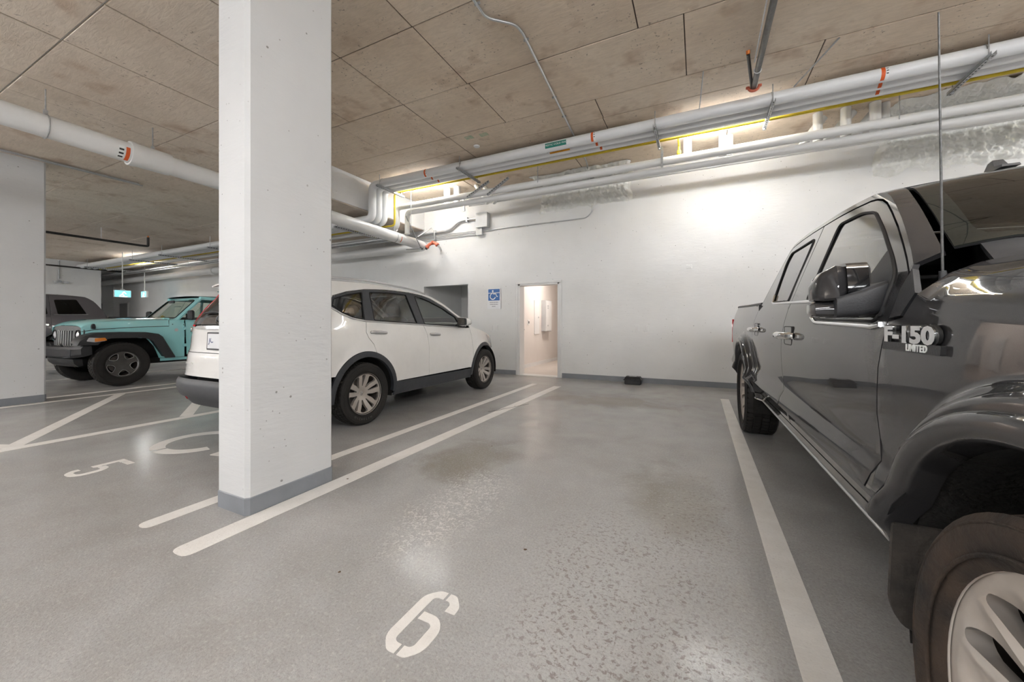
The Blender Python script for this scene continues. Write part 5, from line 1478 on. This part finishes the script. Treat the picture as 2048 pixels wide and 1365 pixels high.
# cladding
for c, a0, a1 in ((.03, -4, 186), (2.70, -4, 186)):
    ring = sarch(c, .478, a0, a1, 30) + sarch(c, .418, a1, a0, 30)
    S.sp('arch_cladding', ring, GREYTRIM, off=.010, thick=.045, grid=.03)
    arch_liner(S, c, SH, .425, .52, .885)
S.sp('sill_cladding', [(.50, .418), (1.2, .412), (2.24, .405), (2.24, .26), (.47, .26)], GREYTRIM, off=.006, grid=.06)
S.sp('front_corner_cladding', [(3.10, .40), (3.22, .42), (3.24, .30), (3.14, .24), (3.11, .30)], GREYTRIM, off=.012)
# handles
def shandle(y0, y1, z):
    for sg in (-1, 1):
        r = empty('door_handle', (0, 0, 0), 0, SR); yc = (y0 + y1) / 2; x0 = S.side()(yc, z).x
        cup = [(yc + .085 * math.cos(a), z + .004 + .038 * math.sin(a)) for a in [2 * PI * k / 24 for k in range(24)]]
        MB().prism(cup, -.002, .0012, lambda a, b, c: (sg * (S.side()(a, b).x + c), a, b)).build('cup', SPAINT, r)
        MB().tube([(sg * (x0 - .004), y0, z + .004), (sg * (x0 + .018), y0 + .03, z + .004), (sg * (x0 + .028), yc, z), (sg * (x0 + .02), y1 - .035, z - .006), (sg * (x0 - .004), y1, z - .010)], [.012, .017, .018, .016, .010], 12).build('grip', SATIN, r, 50)
        MB().lathe([(0, 0), (.004, .012), (.0, .016)], 16, 'X', (sg * (x0 + .008), y0 + .0, z + .004)).build('lock', CHROME, r)
shandle(.13, .385, 1.035); shandle(1.20, 1.43, .988)
# mirrors
for sg in (-1, 1):
    r = empty('door_mirror', (0, 0, 0), 0, SR)
    mb = MB(); rows_ = []
    for x, y0, y1, z0, z1 in ((.90, 1.86, 2.02, 1.115, 1.20), (.96, 1.80, 2.02, 1.105, 1.23), (1.03, 1.79, 2.0, 1.10, 1.235), (1.09, 1.81, 1.96, 1.11, 1.22), (1.11, 1.83, 1.92, 1.13, 1.20)):
        rows_.append([Vector((sg * x, a, b)) for a, b in rpoly([(y0, z0), (y1, z0 + .02), (y1, z1 - .02), (y0, z1)], .03, 4)])
    mb.grid(rows_, True); n0 = len(rows_[0]); mb.F.append(tuple(range(n0))); mb.F.append(tuple(4 * n0 + k for k in range(n0)))
    mb.build('mirror_shell', SPAINT, r, 50)
    MB().prism(rpoly([(.945, 1.112), (1.095, 1.118), (1.09, 1.222), (.95, 1.232)], .02), 1.772, 1.812, lambda a, b, c: (sg * a, c, b)).build('mirror_surround', BLACKTRIM, r)
    MB().prism(rpoly([(.957, 1.122), (1.085, 1.127), (1.08, 1.213), (.962, 1.222)], .02), 1.768, 1.772, lambda a, b, c: (sg * a, c, b)).build('mirror_glass', CHROME, r)
    MB().box((sg * .87, 1.96, 1.105), (.12, .12, .05), None, .015).build('mirror_foot', BLACKTRIM, r)
# --- tail
def shw(z): return .91 - su(syend(z), z)
def srear(off=0.0):
    def f(x, z): k = min(1.15, abs(x) / shw(z)); return Vector((x, sye0(z) + CD * k ** 4.5 - off, z))
    return f
def strip(z0, z1, k0, k1, n=8):
    """outline on the tail between two heights; k = share of the half width"""
    zs = frange(z0, z1, n)
    return zs
def band_poly(z0, z1, f0, f1, n=8):
    zs = frange(z0, z1, n)
    return [(f0(z), z) for z in zs] + [(f1(z), z) for z in zs[::-1]]
full = lambda z: shw(z) * .999
P = band_poly(.60, 1.105, lambda z: full(z), lambda z: -full(z))
patch('tailgate_lower', inset(P, .003), srear(), SPAINT, SR, .06, .05, .014, 40)
P = band_poly(.84, .846, lambda z: .74, lambda z: -.74)
patch('tailgate_crease', P, srear(.004), RUBTRIM, SR, .1, .1, 0)
gl_ = lambda z: .66 - .28 * (z - 1.1)
patch('rear_window', rpoly([(-.63, 1.125), (.63, 1.125), (.57, 1.28), (.50, 1.47), (-.50, 1.47), (-.57, 1.28)], .03), srear(.002), SGLASS, SR, .06, .05, .004, 40)
for sx in (-1, 1):
    # red lamps climbing along the rear pillar, white pillar outboard
    zs = frange(1.11, 1.50, 10)
    pl = [(sx * (interp(z, [1.11, 1.2, 1.5], [.685, .625, .515])), z) for z in zs] + [(sx * (interp(z, [1.11, 1.2, 1.35, 1.5], [.715, .735, .675, .60])), z) for z in zs[::-1]]
    patch('tail_lamp', pl[::-1] if sx > 0 else pl, srear(.012), REDL, SR, .03, .03, .02, 40)
    pl = [(sx * (interp(z, [1.11, 1.2, 1.35, 1.5], [.72, .74, .68, .605])), z) for z in zs] + [(sx * full(z), z) for z in zs[::-1]]
    patch('rear_pillar', pl[::-1] if sx > 0 else pl, srear(), SPAINT, SR, .04, .04, .01, 40)
patch('tailgate_garnish', rpoly([(-.44, 1.08), (.44, 1.08), (.40, 1.115), (-.40, 1.115)], .01), srear(.014), CHROME, SR, .08, .05, .02, 40)
patch('tailgate_garnish', rpoly([(-.56, 1.128), (.56, 1.128), (.46, 1.20), (-.46, 1.20)], .03), srear(.012), pm('smoked_glass_garnish', (.05, .05, .055), .2, 8, .06, coat=1.0), SR, .08, .05, .02, 40)
patch('spoiler', rpoly([(-.60, 1.49), (.60, 1.49), (.58, 1.58), (-.58, 1.58)], .02), srear(.045), SPAINT, SR, .08, .05, .09, 40)
MB().tube([srear(.02)(0, 1.24), srear(.03)(-.15, 1.26), srear(.022)(-.36, 1.245)], .009, 8).build('rear_wiper', BLACKTRIM, SR, 60)
pl_ = empty('number_plate', (0, 0, 0), 0, SR)
MB().prism(rpoly([(-.165, .875), (.165, .875), (.165, 1.05), (-.165, 1.05)], .01), .0, .012, lambda a, b, c: (a, sye0(b) - .006 - c, b)).build('plate_frame', BLACKTRIM, pl_)
MB().prism(rpoly([(-.15, .89), (.15, .89), (.15, 1.036), (-.15, 1.036)], .008), .012, .014, lambda a, b, c: (a, sye0(b) - .006 - c, b)).build('plate', SIGNW, pl_)
text_obj('plate_lettering', 'JC', pm('plate_blue', (.04, .07, .2), .1, 20, .5), frame4((-.085, sye0(.97) - .021, .972), (1, 0, 0), (0, .1, 1)), pl_, size=.085, depth=.0006)
text_obj('model_lettering', 'CR-V', CHROME, frame4((-.585, srear(.006)(-.585, 1.075).y, 1.072), (1, -.55, 0), (0, .1, 1)), SR, size=.075, depth=.003, bold=.001)
MB().lathe([(0, .045), (.012, .05), (.014, .038), (.0, .036)], 28, 'Y', (0, sye0(1.17) - .03, 1.17)).build('tail_emblem', CHROME, SR, 40)
# bumper
P = band_poly(.40, .585, full, lambda z: -full(z), 6)
patch('rear_bumper', P, srear(.028), GREYTRIM, SR, .06, .05, .06, 40)
P = band_poly(.30, .395, lambda z: full(z) * .9, lambda z: -full(z) * .9, 4)
patch('rear_bumper_lower', P, srear(.0), GREYTRIM, SR, .06, .05, .06, 40)
S.sp('rear_bumper_corner', [(-.89, .575), (-.44, .575), (-.465, .42), (-.45, .30), (-.74, .30), (-.88, .40)], GREYTRIM, off=.018, thick=.03, grid=.05)
for sx in (-1, 1):
    patch('reflector', rpoly([(sx * .55, .345), (sx * .70, .345), (sx * .70, .372), (sx * .55, .372)][::sx], .008), srear(.008), REDL, SR, .05)
    patch('bumper_step', rpoly([(sx * .40, .725), (sx * .62, .715), (sx * .60, .742), (sx * .40, .742)][::sx], .008), srear(.008), SPAINT, SR, .05)
# inside
core = [(3.15, .26), (3.13, .42)] + sarch(2.70, .45, 4, 176, 14) + [(2.2, .24), (.55, .24)] + sarch(.03, .45, 4, 176, 14) + [(-.5, .30), (-.86, .36), (-.84, .75), (-.2, .9), (.2, .55), (2.0, .55), (2.2, 1.0), (3.0, .86), (3.2, .6)]
MB().prism(core, -.70, .70, lambda a, b, c: (c, a, b)).build('chassis', DARKIN, SR)
for sx in (-1, 1): seat(SR, sx * .40, 1.35, 1, SEATM, .5, .6, .52)
seat(SR, 0, .45, 1, SEATM, 1.3, .55, .54, 'rear_bench')
MB().bx(-.70, .70, 1.95, 2.30, .80, 1.06, .04).build('dashboard', pm('dark_grey_dashboard', (.05, .052, .05), .2, 12, .6), SR)
MB().tube([(-.40 + .185 * math.cos(a), 1.84 - .06 * math.sin(a), 1.02 + .165 * math.sin(a)) for a in [2 * PI * k / 24 for k in range(24)]], .014, 8, closed=True).build('steering_wheel', BLACKTRIM, SR, 60)
sw = make_wheel('wheel', .350, .232, .22, 'suv', RUBBER, ALLOY, ('MICHELIN', 236, .036))
for i, (x, y) in enumerate(((.795, .03), (-.795, .03), (.795, 2.70), (-.795, 2.70))):
    place_wheel(sw, SR, (x, y, .348), 1 if x > 0 else -1, i == 0, 0.0 if i == 0 else .3 * i)
SR.location = (-4.265, 3.12, 0)

# ================================================================== TEAL OFF-ROADER (nose towards -y)
JP = paint_mat('teal_paint', (.36, .80, .82), .0, .28, 1.0)
JGLASS = glass_mat('offroad_glass', (.78, .84, .80), 1.5)
def ju(y, z):
    b = .0 if z < 1.1 else (z - 1.1) * .16
    if y < .1: b += .085 * ((.1 - y) / .8)
    return b
def jzed(y): return sinterp(y, [-.70, -.62, -.4, 0, .45, .75, .90], [1.055, 1.10, 1.15, 1.185, 1.205, 1.215, 1.22])
J = Car('offroad_suv', 'teal off-road SUV with black fender flares behind the white SUV', .76, ju, jzed, lambda y: .055, 'car', pw=4.0)
JR = J.root
JH = .40
# hood and body sides
ys = frange(-.68, .74, 14)
J.tp('hood', [(-J.xe(y), y) for y in ys] + [(J.xe(y), y) for y in ys[::-1]], JP, grid=.07)
J.sp('hood_side', inset([(y, jzed(y) - .0) for y in ys] + [(.74, 1.095), (.38, 1.085), (-.40, 1.035), (-.68, 1.0)], .002), JP, grid=.06)
J.line('hood_gap', [(.74, 1.09), (.38, 1.08), (-.40, 1.03), (-.66, .998)], .005, RUBTRIM, off=-.003)
J.sp('front_fender', inset([(-.68, .995), (-.40, 1.03), (.38, 1.08), (.74, 1.09), (.75, 1.215), (1.0, 1.225), (1.0, .46), (.58, .46), (.50, .70), (.38, .86), (-.2, .90), (-.40, .82), (-.66, .82)], .002), JP, grid=.06)
J.sp('front_door', inset([(1.015, 1.225), (1.95, 1.24), (1.95, .52), (1.03, .50)], .003), JP, off=.012, grid=.08)
J.sp('rear_body', [(1.97, 1.24), (3.35, 1.24), (3.35, .62), (2.98, .60)] + arc2(2.46, JH, .52, 24, 156) + [(1.97, .50)], JP, grid=.1)
J.sp('rocker', [(.60, .455), (1.97, .455), (1.97, .40), (.60, .40)], JP, off=-.005)
for y in (1.02,):
    for z in (.70, 1.05): J.sp('door_hinge', rpoly([(y - .045, z - .03), (y + .03, z - .03), (y + .03, z + .03), (y - .045, z + .03)], .01), JP, off=.022, thick=.03)
J.sp('trail_badge', [(.86 + .032 * math.cos(a), 1.015 + .032 * math.sin(a)) for a in [2 * PI * k / 20 for k in range(20)]], SATIN, off=.004, label='round silver badge')
for (y, z) in ((.80, 1.13), (.985, 1.12), (1.0, 1.0)): J.sp('body_bolt', [(y + .009 * math.cos(a), z + .009 * math.sin(a)) for a in [2 * PI * k / 8 for k in range(8)]], INKB, off=.004)
# flares
FO = [(-.585, .80), (-.555, .875), (-.47, .945), (-.34, .985), (0, .995), (.37, .985), (.52, .955), (.585, .90), (.785, .50), (.62, .50), (.43, .84), (.36, .885), (.25, .91), (-.16, .915), (-.28, .88), (-.33, .80)]
def flare_obj(cy, poly, nm='fender_flare'):
    for sg in (-1, 1):
        mb = MB(); k = len(poly)
        V = [(sg * .66, a + cy, b) for a, b in poly] + [(sg * .90, a + cy, b - .012) for a, b in poly] + [(sg * .93, a * .985 + cy, b - .035) for a, b in poly]
        tris = tessellate_polygon([[Vector((a, b, 0)) for a, b in poly]])
        F = [(i, (i + 1) % k, k + (i + 1) % k, k + i) for i in range(k)] + [(k + i, k + (i + 1) % k, 2 * k + (i + 1) % k, 2 * k + i) for i in range(k)] + [tuple(2 * k + i for i in t) for t in tris]
        mb.add(V, F).build(nm, BLACKTRIM, JR, 30)
flare_obj(0, FO)
flare_obj(2.46, [(-.62, .62), (-.50, .90), (-.34, .985), (.34, .985), (.50, .90), (.62, .62), (.50, .62), (.36, .885), (-.36, .885), (-.50, .62)])
for sg in (-1, 1):
    MB().prism(rpoly([(-.60, .835), (-.50, .815), (-.36, .835), (-.40, .885), (-.57, .90)], .015), .80, .935, lambda a, b, c: (sg * c, a, b)).build('turn_lamp', CLEARL, JR)
    MB().prism(rpoly([(-.50, .822), (-.345, .842), (-.37, .892), (-.50, .885)], .012), .84, .940, lambda a, b, c: (sg * c, a, b)).build('amber_lens', AMBER, JR)
    MB().prism(rpoly([(-.47, 1.045), (-.39, 1.045), (-.385, 1.10), (-.41, 1.14), (-.45, 1.135), (-.475, 1.10)], .015), J.xe(-.43) - .02, J.xe(-.43) + .05, lambda a, b, c: (sg * c, a, b)).build('hood_latch', BLACKTRIM, JR)
    MB().prism(rpoly([(.30, .885), (.52, .885), (.57, .835), (.43, .845)], .01), .91, .945, lambda a, b, c: (sg * c, a, b)).build('flare_vent', BLACKTRIM, JR)
# grille with seven slots and round lamps
def jf(off=0.0): return lambda x, z: Vector((x, -.72 - off + .03 * (z - .70) * 2 + .08 * (abs(x) / .70) ** 3, z))
slots = []
for k in range(7):
    x = (k - 3) * .108
    slots.append(rpoly([(x - .031, .735), (x + .031, .735), (x + .036, 1.02), (x - .036, 1.02)], .022, 4))
hl = [[(sx * .535 + .10 * math.cos(a), .93 + .10 * math.sin(a)) for a in [2 * PI * k / 24 for k in range(24)]] for sx in (-1, 1)]
patch('grille', rpoly([(-.60, .70), (.60, .70), (.685, .84), (.70, 1.02), (.66, 1.075), (.3, 1.105), (-.3, 1.105), (-.66, 1.075), (-.70, 1.02), (-.685, .84)], .03), jf(), pm('grey_grille_paint', (.16, .165, .165), .1, 9, .4), JR, .05, .04, .05, 35, slots + hl)
patch('grille_mesh', rpoly([(-.42, .72), (.42, .72), (.42, 1.04), (-.42, 1.04)], .01), jf(-.05), INKB, JR, .2, .2, 0)
for s_ in slots: MB().tube([jf(.003)(a, b) for a, b in s_], .006, 6, closed=True).build('slot_surround', SATIN, JR, 60)
for sx in (-1, 1):
    MB().lathe([(-.72, .0), (-.70, .05), (-.665, .088), (-.63, .095)], 28, 'Y', (sx * .535, 0, .93)).build('headlamp', CLEARL, JR, 50)
    MB().lathe([(-.60, .10), (-.60, .0)], 28, 'Y', (sx * .535, 0, .93)).build('lamp_bowl', INKB, JR)
    MB().lathe([(-.70, .095), (-.64, .104), (-.62, .104)], 28, 'Y', (sx * .535, 0, .93)).build('lamp_bezel', BLACKTRIM, JR, 50)
# bumper
bmp = MB(); prof = [(-.90, .52), (-.965, .56), (-.975, .68), (-.93, .725), (-.74, .735), (-.72, .55)]
rows_ = []
for x in frange(-.86, .86, 14):
    k = abs(x) / .86
    rows_.append([Vector((x, y + .20 * k ** 3.5, z + (.02 * k ** 3 if z > .6 else .05 * k ** 3))) for y, z in prof])
bmp.grid(rows_, True); bmp.F.append(tuple(range(6))); bmp.F.append(tuple(14 * 6 + k for k in range(6)))
bmp.build('front_bumper', BLACKTRIM, JR, 40)
bl = MB(); rows_ = []
for x in frange(-.62, .62, 10): rows_.append([Vector((x, y + .10 * (abs(x) / .62) ** 3, z)) for y, z in ((-.93, .52), (-.90, .44), (-.80, .38), (-.70, .40), (-.72, .52))])
bl.grid(rows_, True); bl.F.append(tuple(range(5))); bl.F.append(tuple(50 + k for k in range(5))); bl.build('bumper_valance', BLACKTRIM, JR, 40)
for sx in (-1, 1):
    MB().lathe([(-.965, 0), (-.95, .055), (-.90, .06)], 24, 'Y', (sx * .56, .055, .625)).build('fog_lamp', GREYTRIM, JR, 40)
    MB().tube([Vector((sx * .56 + a, -.935 + .01 * abs(a), .625 + b)) for a, b in rpoly([(-.15, -.075), (.15, -.06), (.16, .06), (-.15, .075)], .03)], .012, 6, closed=True).build('fog_surround', GREYTRIM, JR, 50)
    MB().tube(fillet([(sx * .30, -.86, .70), (sx * .30, -.92, .78), (sx * .24, -.92, .78), (sx * .24, -.86, .70)], .04), .012, 8).build('tow_hook', BLACKTRIM, JR, 50)
# windscreen frame, glass and roof
def jw(x, t): # t 0 at cowl, 1 at header
    return Vector((x * (1 - .06 * t), .82 + .46 * t + .05 * (abs(x) / .7) ** 2, 1.215 + .49 * t))
gl_ = rpoly([(-.62, .08), (.62, .08), (.61, .90), (-.61, .90)], .07, 5)
patch('windscreen_frame', rpoly([(-.74, 0), (.74, 0), (.74, 1.0), (-.74, 1.0)], .05), jw, JP, JR, .06, .05, .03, 35, [gl_])
patch('windscreen', inset(gl_, -.01), lambda x, t: jw(x, t) + Vector((0, .006, 0)), JGLASS, JR, .1, .06, 0)
MB().tube([jw(a, b) - Vector((0, .004, 0)) for a, b in gl_], .010, 6, closed=True).build('windscreen_seal', RUBTRIM, JR, 60)
for x0 in (-.42, .12): MB().tube([jw(x0 + .40, .03) - Vector((0, .02, 0)), jw(x0 + .2, .07) - Vector((0, .02, 0)), jw(x0 - .12, .11) - Vector((0, .015, 0))], .009, 8).build('wiper', BLACKTRIM, JR, 60)
MB().bx(-.64, .64, .70, .80, 1.215, 1.262, .01).build('cowl_grille', JP, JR)
ro = MB(); rows_ = []
for y in frange(1.29, 3.35, 8): rows_.append([Vector((x, y, 1.72 + .03 * math.sin((y - 1.13) / 2.2 * PI) + .025 * (1 - (abs(x) / .68) ** 3))) for x in frange(-.68, .68, 10)])
ro.grid(rows_); ro.build('roof', BLACKTRIM, JR, 60)
for sg in (-1, 1):
    MB().bx(sg * .67 - .03, sg * .67 + .03, 1.30, 3.35, 1.66, 1.73, .015).build('roof_edge', JP if sg < 5 else JP, JR)
    for y in (1.98, 3.30): MB().tube([(sg * .735, y, 1.22), (sg * .675, y, 1.70)], .03, 8).build('pillar', JP, JR, 50)
    MB().prism([(1.10, 1.245), (1.95, 1.245), (1.95, 1.65), (1.42, 1.65)], 0, .004, lambda a, b, c: (sg * (.735 - (b - 1.24) * .14 + c), a, b)).build('window_glass', JGLASS, JR)
    r = empty('door_mirror', (0, 0, 0), 0, JR); MB().box((sg * .90, 1.05, 1.32), (.15, .08, .2), None, .025).build('mirror_head', BLACKTRIM, r); MB().bx(min(sg * .75, sg * .86), max(sg * .75, sg * .86), 1.04, 1.08, 1.25, 1.29, .008).build('mirror_arm', BLACKTRIM, r)
MB().box((.0, 1.10, 1.62), (.22, .03, .06), None, .012).build('rear_view_mirror', BLACKTRIM, JR)
MB().bx(-.66, .66, .80, 1.05, .9, 1.21, .04).build('dashboard', BLACKTRIM, JR)
MB().tube([(.34 + .18 * math.cos(a), 1.12 + .06 * math.sin(a), 1.22 + .16 * math.sin(a)) for a in [2 * PI * k / 24 for k in range(24)]], .014, 8, closed=True).build('steering_wheel', BLACKTRIM, JR, 60)
MB().box((.02, .93, 1.26), (.09, .07, .12), None, .03).build('dashboard_toy', pm('yellow_plush', (.62, .47, .05), .3, 40, .9), JR)
for sx in (-1, 1): seat(JR, sx * .36, 1.75, -1, SEATB, .48, .6, .68)
MB().prism([(-.62, .42), (.60, .42), (3.3, .42), (3.3, .66), (2.9, .9), (1.9, .72), (1.0, .72), (.72, 1.15), (-.62, .98)], -.55, .55, lambda a, b, c: (c, a, b)).build('chassis', DARKIN, JR)
MB().cyl((-.7, 0, .40), (.7, 0, .40), .045, 12).build('front_axle', DARKIN, JR, 50); MB().cyl((-.7, 2.46, .40), (.7, 2.46, .40), .045, 12).build('rear_axle', DARKIN, JR, 50)
for sg in (-1, 1): MB().bx(sg * .60 - .06, sg * .60 + .06, .2, 3.3, .36, .46).build('frame_rail', DARKIN, JR)
MB().bx(-.72, .72, 3.35, 3.45, .55, .75, .02).build('rear_bumper', BLACKTRIM, JR); MB().bx(-.70, .70, 3.30, 3.36, .62, 1.24, .02).build('tailgate', JP, JR)
# short nose: everything ahead of the axle line is drawn in towards it, the flares keep their length
for o_ in [c for c in JR.children_recursive if c.type == 'MESH' and not c.name.startswith(('fender_flare', 'turn_lamp', 'amber'))]:
    for v in o_.data.vertices:
        if v.co.y < -.2: v.co.y = -.2 + (v.co.y + .2) * .55
for o_ in [c for c in JR.children_recursive if c.name.startswith(('turn_lamp', 'amber'))]:
    for v in o_.data.vertices: v.co.y += .13
jw_ = make_wheel('wheel', .40, .235, .25, 'jeep', RUBBER, GUNMETAL, None, True)
for i, (x, y) in enumerate(((.80, 0), (-.80, 0), (.80, 2.46), (-.80, 2.46))): place_wheel(jw_, JR, (x, y, .40), 1 if x > 0 else -1, i == 0, .2 * i + .1)
JR.location = (-10.38, 3.17, 0)

# ================================================================== DARK PICKUP BEHIND IT (nose towards -y)
DP = paint_mat('dark_charcoal_paint', (.15, .14, .155), .4, .3, 1.0)
DGLASS = glass_mat('dark_privacy_glass', (.05, .05, .05), 1.45)
def du(y, z):
    b = sinterp(z, [0, .45, .6, .85, 1.1, 1.30, 1.34, 1.78], [.09, .07, .02, .0, .02, .05, .06, .22])
    if y < -.3: b += .30 * ((-.3 - y) / .65) ** 2.2
    return b
def dzed(y): return sinterp(y, [-.95, 0, .45, .6, .95, 1.25, 1.8, 2.8, 3.18, 3.32, 3.42, 3.51, 3.56], [1.12, 1.22, 1.25, 1.33, 1.56, 1.70, 1.765, 1.775, 1.755, 1.675, 1.53, 1.345, 1.24])
D = Car('dark_pickup', 'dark charcoal pickup truck half hidden behind the teal SUV', .99, du, dzed, lambda y: sinterp(y, [-.9, .5, 1.3, 3.5], [.07, .09, .05, .03]), 'pickup truck', pw=3.2)
DR = D.root
dwin = rpoly([(2.76, 1.345), (2.73, 1.665), (3.07, 1.685), (3.20, 1.36)], .03, 4)
dwin2 = rpoly([(1.62, 1.335), (1.62, 1.66), (2.60, 1.67), (2.62, 1.345)], .03, 4); dwin3 = rpoly([(.75, 1.33), (1.15, 1.60), (1.50, 1.655), (1.52, 1.335)], .03, 4)
tp_ = lambda a, b, n: [(y, dzed(y) - .02) for y in frange(a, b, n)]
D.sp('front_door', inset(tp_(.66, 1.56, 10) + [(1.56, .52), (.75, .52), (.70, 1.0)], .003), DP, holes=[dwin3], grid=.08)
D.sp('rear_door', inset(tp_(1.56, 2.66, 10) + [(2.66, .52), (1.56, .52)], .003), DP, holes=[dwin2], grid=.08)
D.sp('cab_corner', inset(tp_(2.66, 3.50, 12) + [(3.52, 1.24), (3.52, .52), (2.66, .52)], .003), DP, holes=[dwin], grid=.07)
for q in (dwin, dwin2, dwin3): D.sp('window_glass', inset(q, -.005), DGLASS, off=-.008, thick=0)
yy = frange(.62, 3.52, 30)
D.sp('cab_rail', [(y, dzed(y)) for y in yy] + [(y, dzed(y) - .018) for y in yy[::-1]], DP, grid=.06)
D.line('belt_trim', [(3.22, 1.352), (2.70, 1.338)], .006, SATIN, off=.003)
D.sp('front_fender', inset([(y, dzed(y)) for y in (.56, .4, 0, -.5, -.9)] + [(-.92, .7), (-.55, .62)] + arc2(0, .40, .52, 155, 13) + [(.73, .52), (.70, 1.0), (.64, 1.28)], .003), DP, grid=.07)
D.sp('bed_side', inset([(3.535, 1.25), (5.6, 1.27), (5.6, .62), (4.45, .60)] + arc2(3.95, .40, .52, 22, 166) + [(3.535, .52)], .003), DP, grid=.08)
D.line('bed_rail_cap', [(3.56, 1.275), (5.6, 1.295)], .03, BLACKTRIM, off=-.03)
ys = frange(.62, 1.30, 8); D.tp('windscreen', [(-D.xe(y) + .05, y) for y in ys] + [(D.xe(y) - .05, y) for y in ys[::-1]], DGLASS, grid=.1, thick=0)
ys = frange(1.31, 3.2, 16); D.tp('roof', [(-D.xe(y), y) for y in ys] + [(D.xe(y), y) for y in ys[::-1]], DP, grid=.12)
ys = frange(3.21, 3.54, 8); D.tp('cab_back', [(-D.xe(y), y) for y in ys] + [(D.xe(y), y) for y in ys[::-1]], DP, grid=.1)
ys = frange(-.9, .58, 12); D.tp('hood', [(-D.xe(y), y) for y in ys] + [(D.xe(y), y) for y in ys[::-1]], DP, grid=.1)
D.sp('door_handle', rpoly([(2.42, 1.10), (2.62, 1.10), (2.62, 1.14), (2.42, 1.14)], .012), CHROME, off=.03, thick=.025)
patch('front_bumper', rpoly([(-.85, .45), (.85, .45), (.85, .72), (-.85, .72)], .04), lambda x, z: Vector((x, -.98 + .16 * (abs(x) / .85) ** 3, z)), CHROME, DR, .1, thick=.06)
patch('grille', rpoly([(-.70, .74), (.70, .74), (.72, 1.10), (-.72, 1.10)], .05), lambda x, z: Vector((x, -.93 + .16 * (abs(x) / .85) ** 3, z)), BLACKTRIM, DR, .1)
for sx in (-1, 1): patch('headlamp', rpoly([(sx * .50, .88), (sx * .76, .88), (sx * .78, 1.08), (sx * .50, 1.08)][::sx], .03), lambda x, z: Vector((x, -.95 + .16 * (abs(x) / .85) ** 3, z)), CLEARL, DR, .1)
MB().bx(-.90, .90, 5.55, 5.60, .62, 1.26, .02).build('tailgate', DP, DR); MB().bx(-.92, .92, 5.6, 5.75, .48, .64, .02).build('rear_bumper', CHROME, DR)
MB().prism([(-.85, .40), (-.55, .40)] + arc2(0, .40, .55, 178, 2, 12) + [(.6, .40), (3.4, .40)] + arc2(3.95, .40, .55, 178, 2, 12) + [(5.5, .5), (5.5, .85), (3.5, .85), (3.45, 1.2), (.7, 1.2), (.4, 1.18), (-.85, 1.05)], -.84, .84, lambda a, b, c: (c, a, b)).build('chassis', DARKIN, DR)
for c in (0, 3.95): arch_liner(D, c, .40, .525, .5, .95)
dw_ = make_wheel('wheel', .40, .25, .26, 'truck', RUBBER, ALLOY, None, True)
for i, (x, y) in enumerate(((.85, 0), (-.85, 0), (.85, 3.95), (-.85, 3.95))): place_wheel(dw_, DR, (x, y, .40), 1 if x > 0 else -1, i == 0, .2 * i)
DR.location = (-13.39, .37, 0)
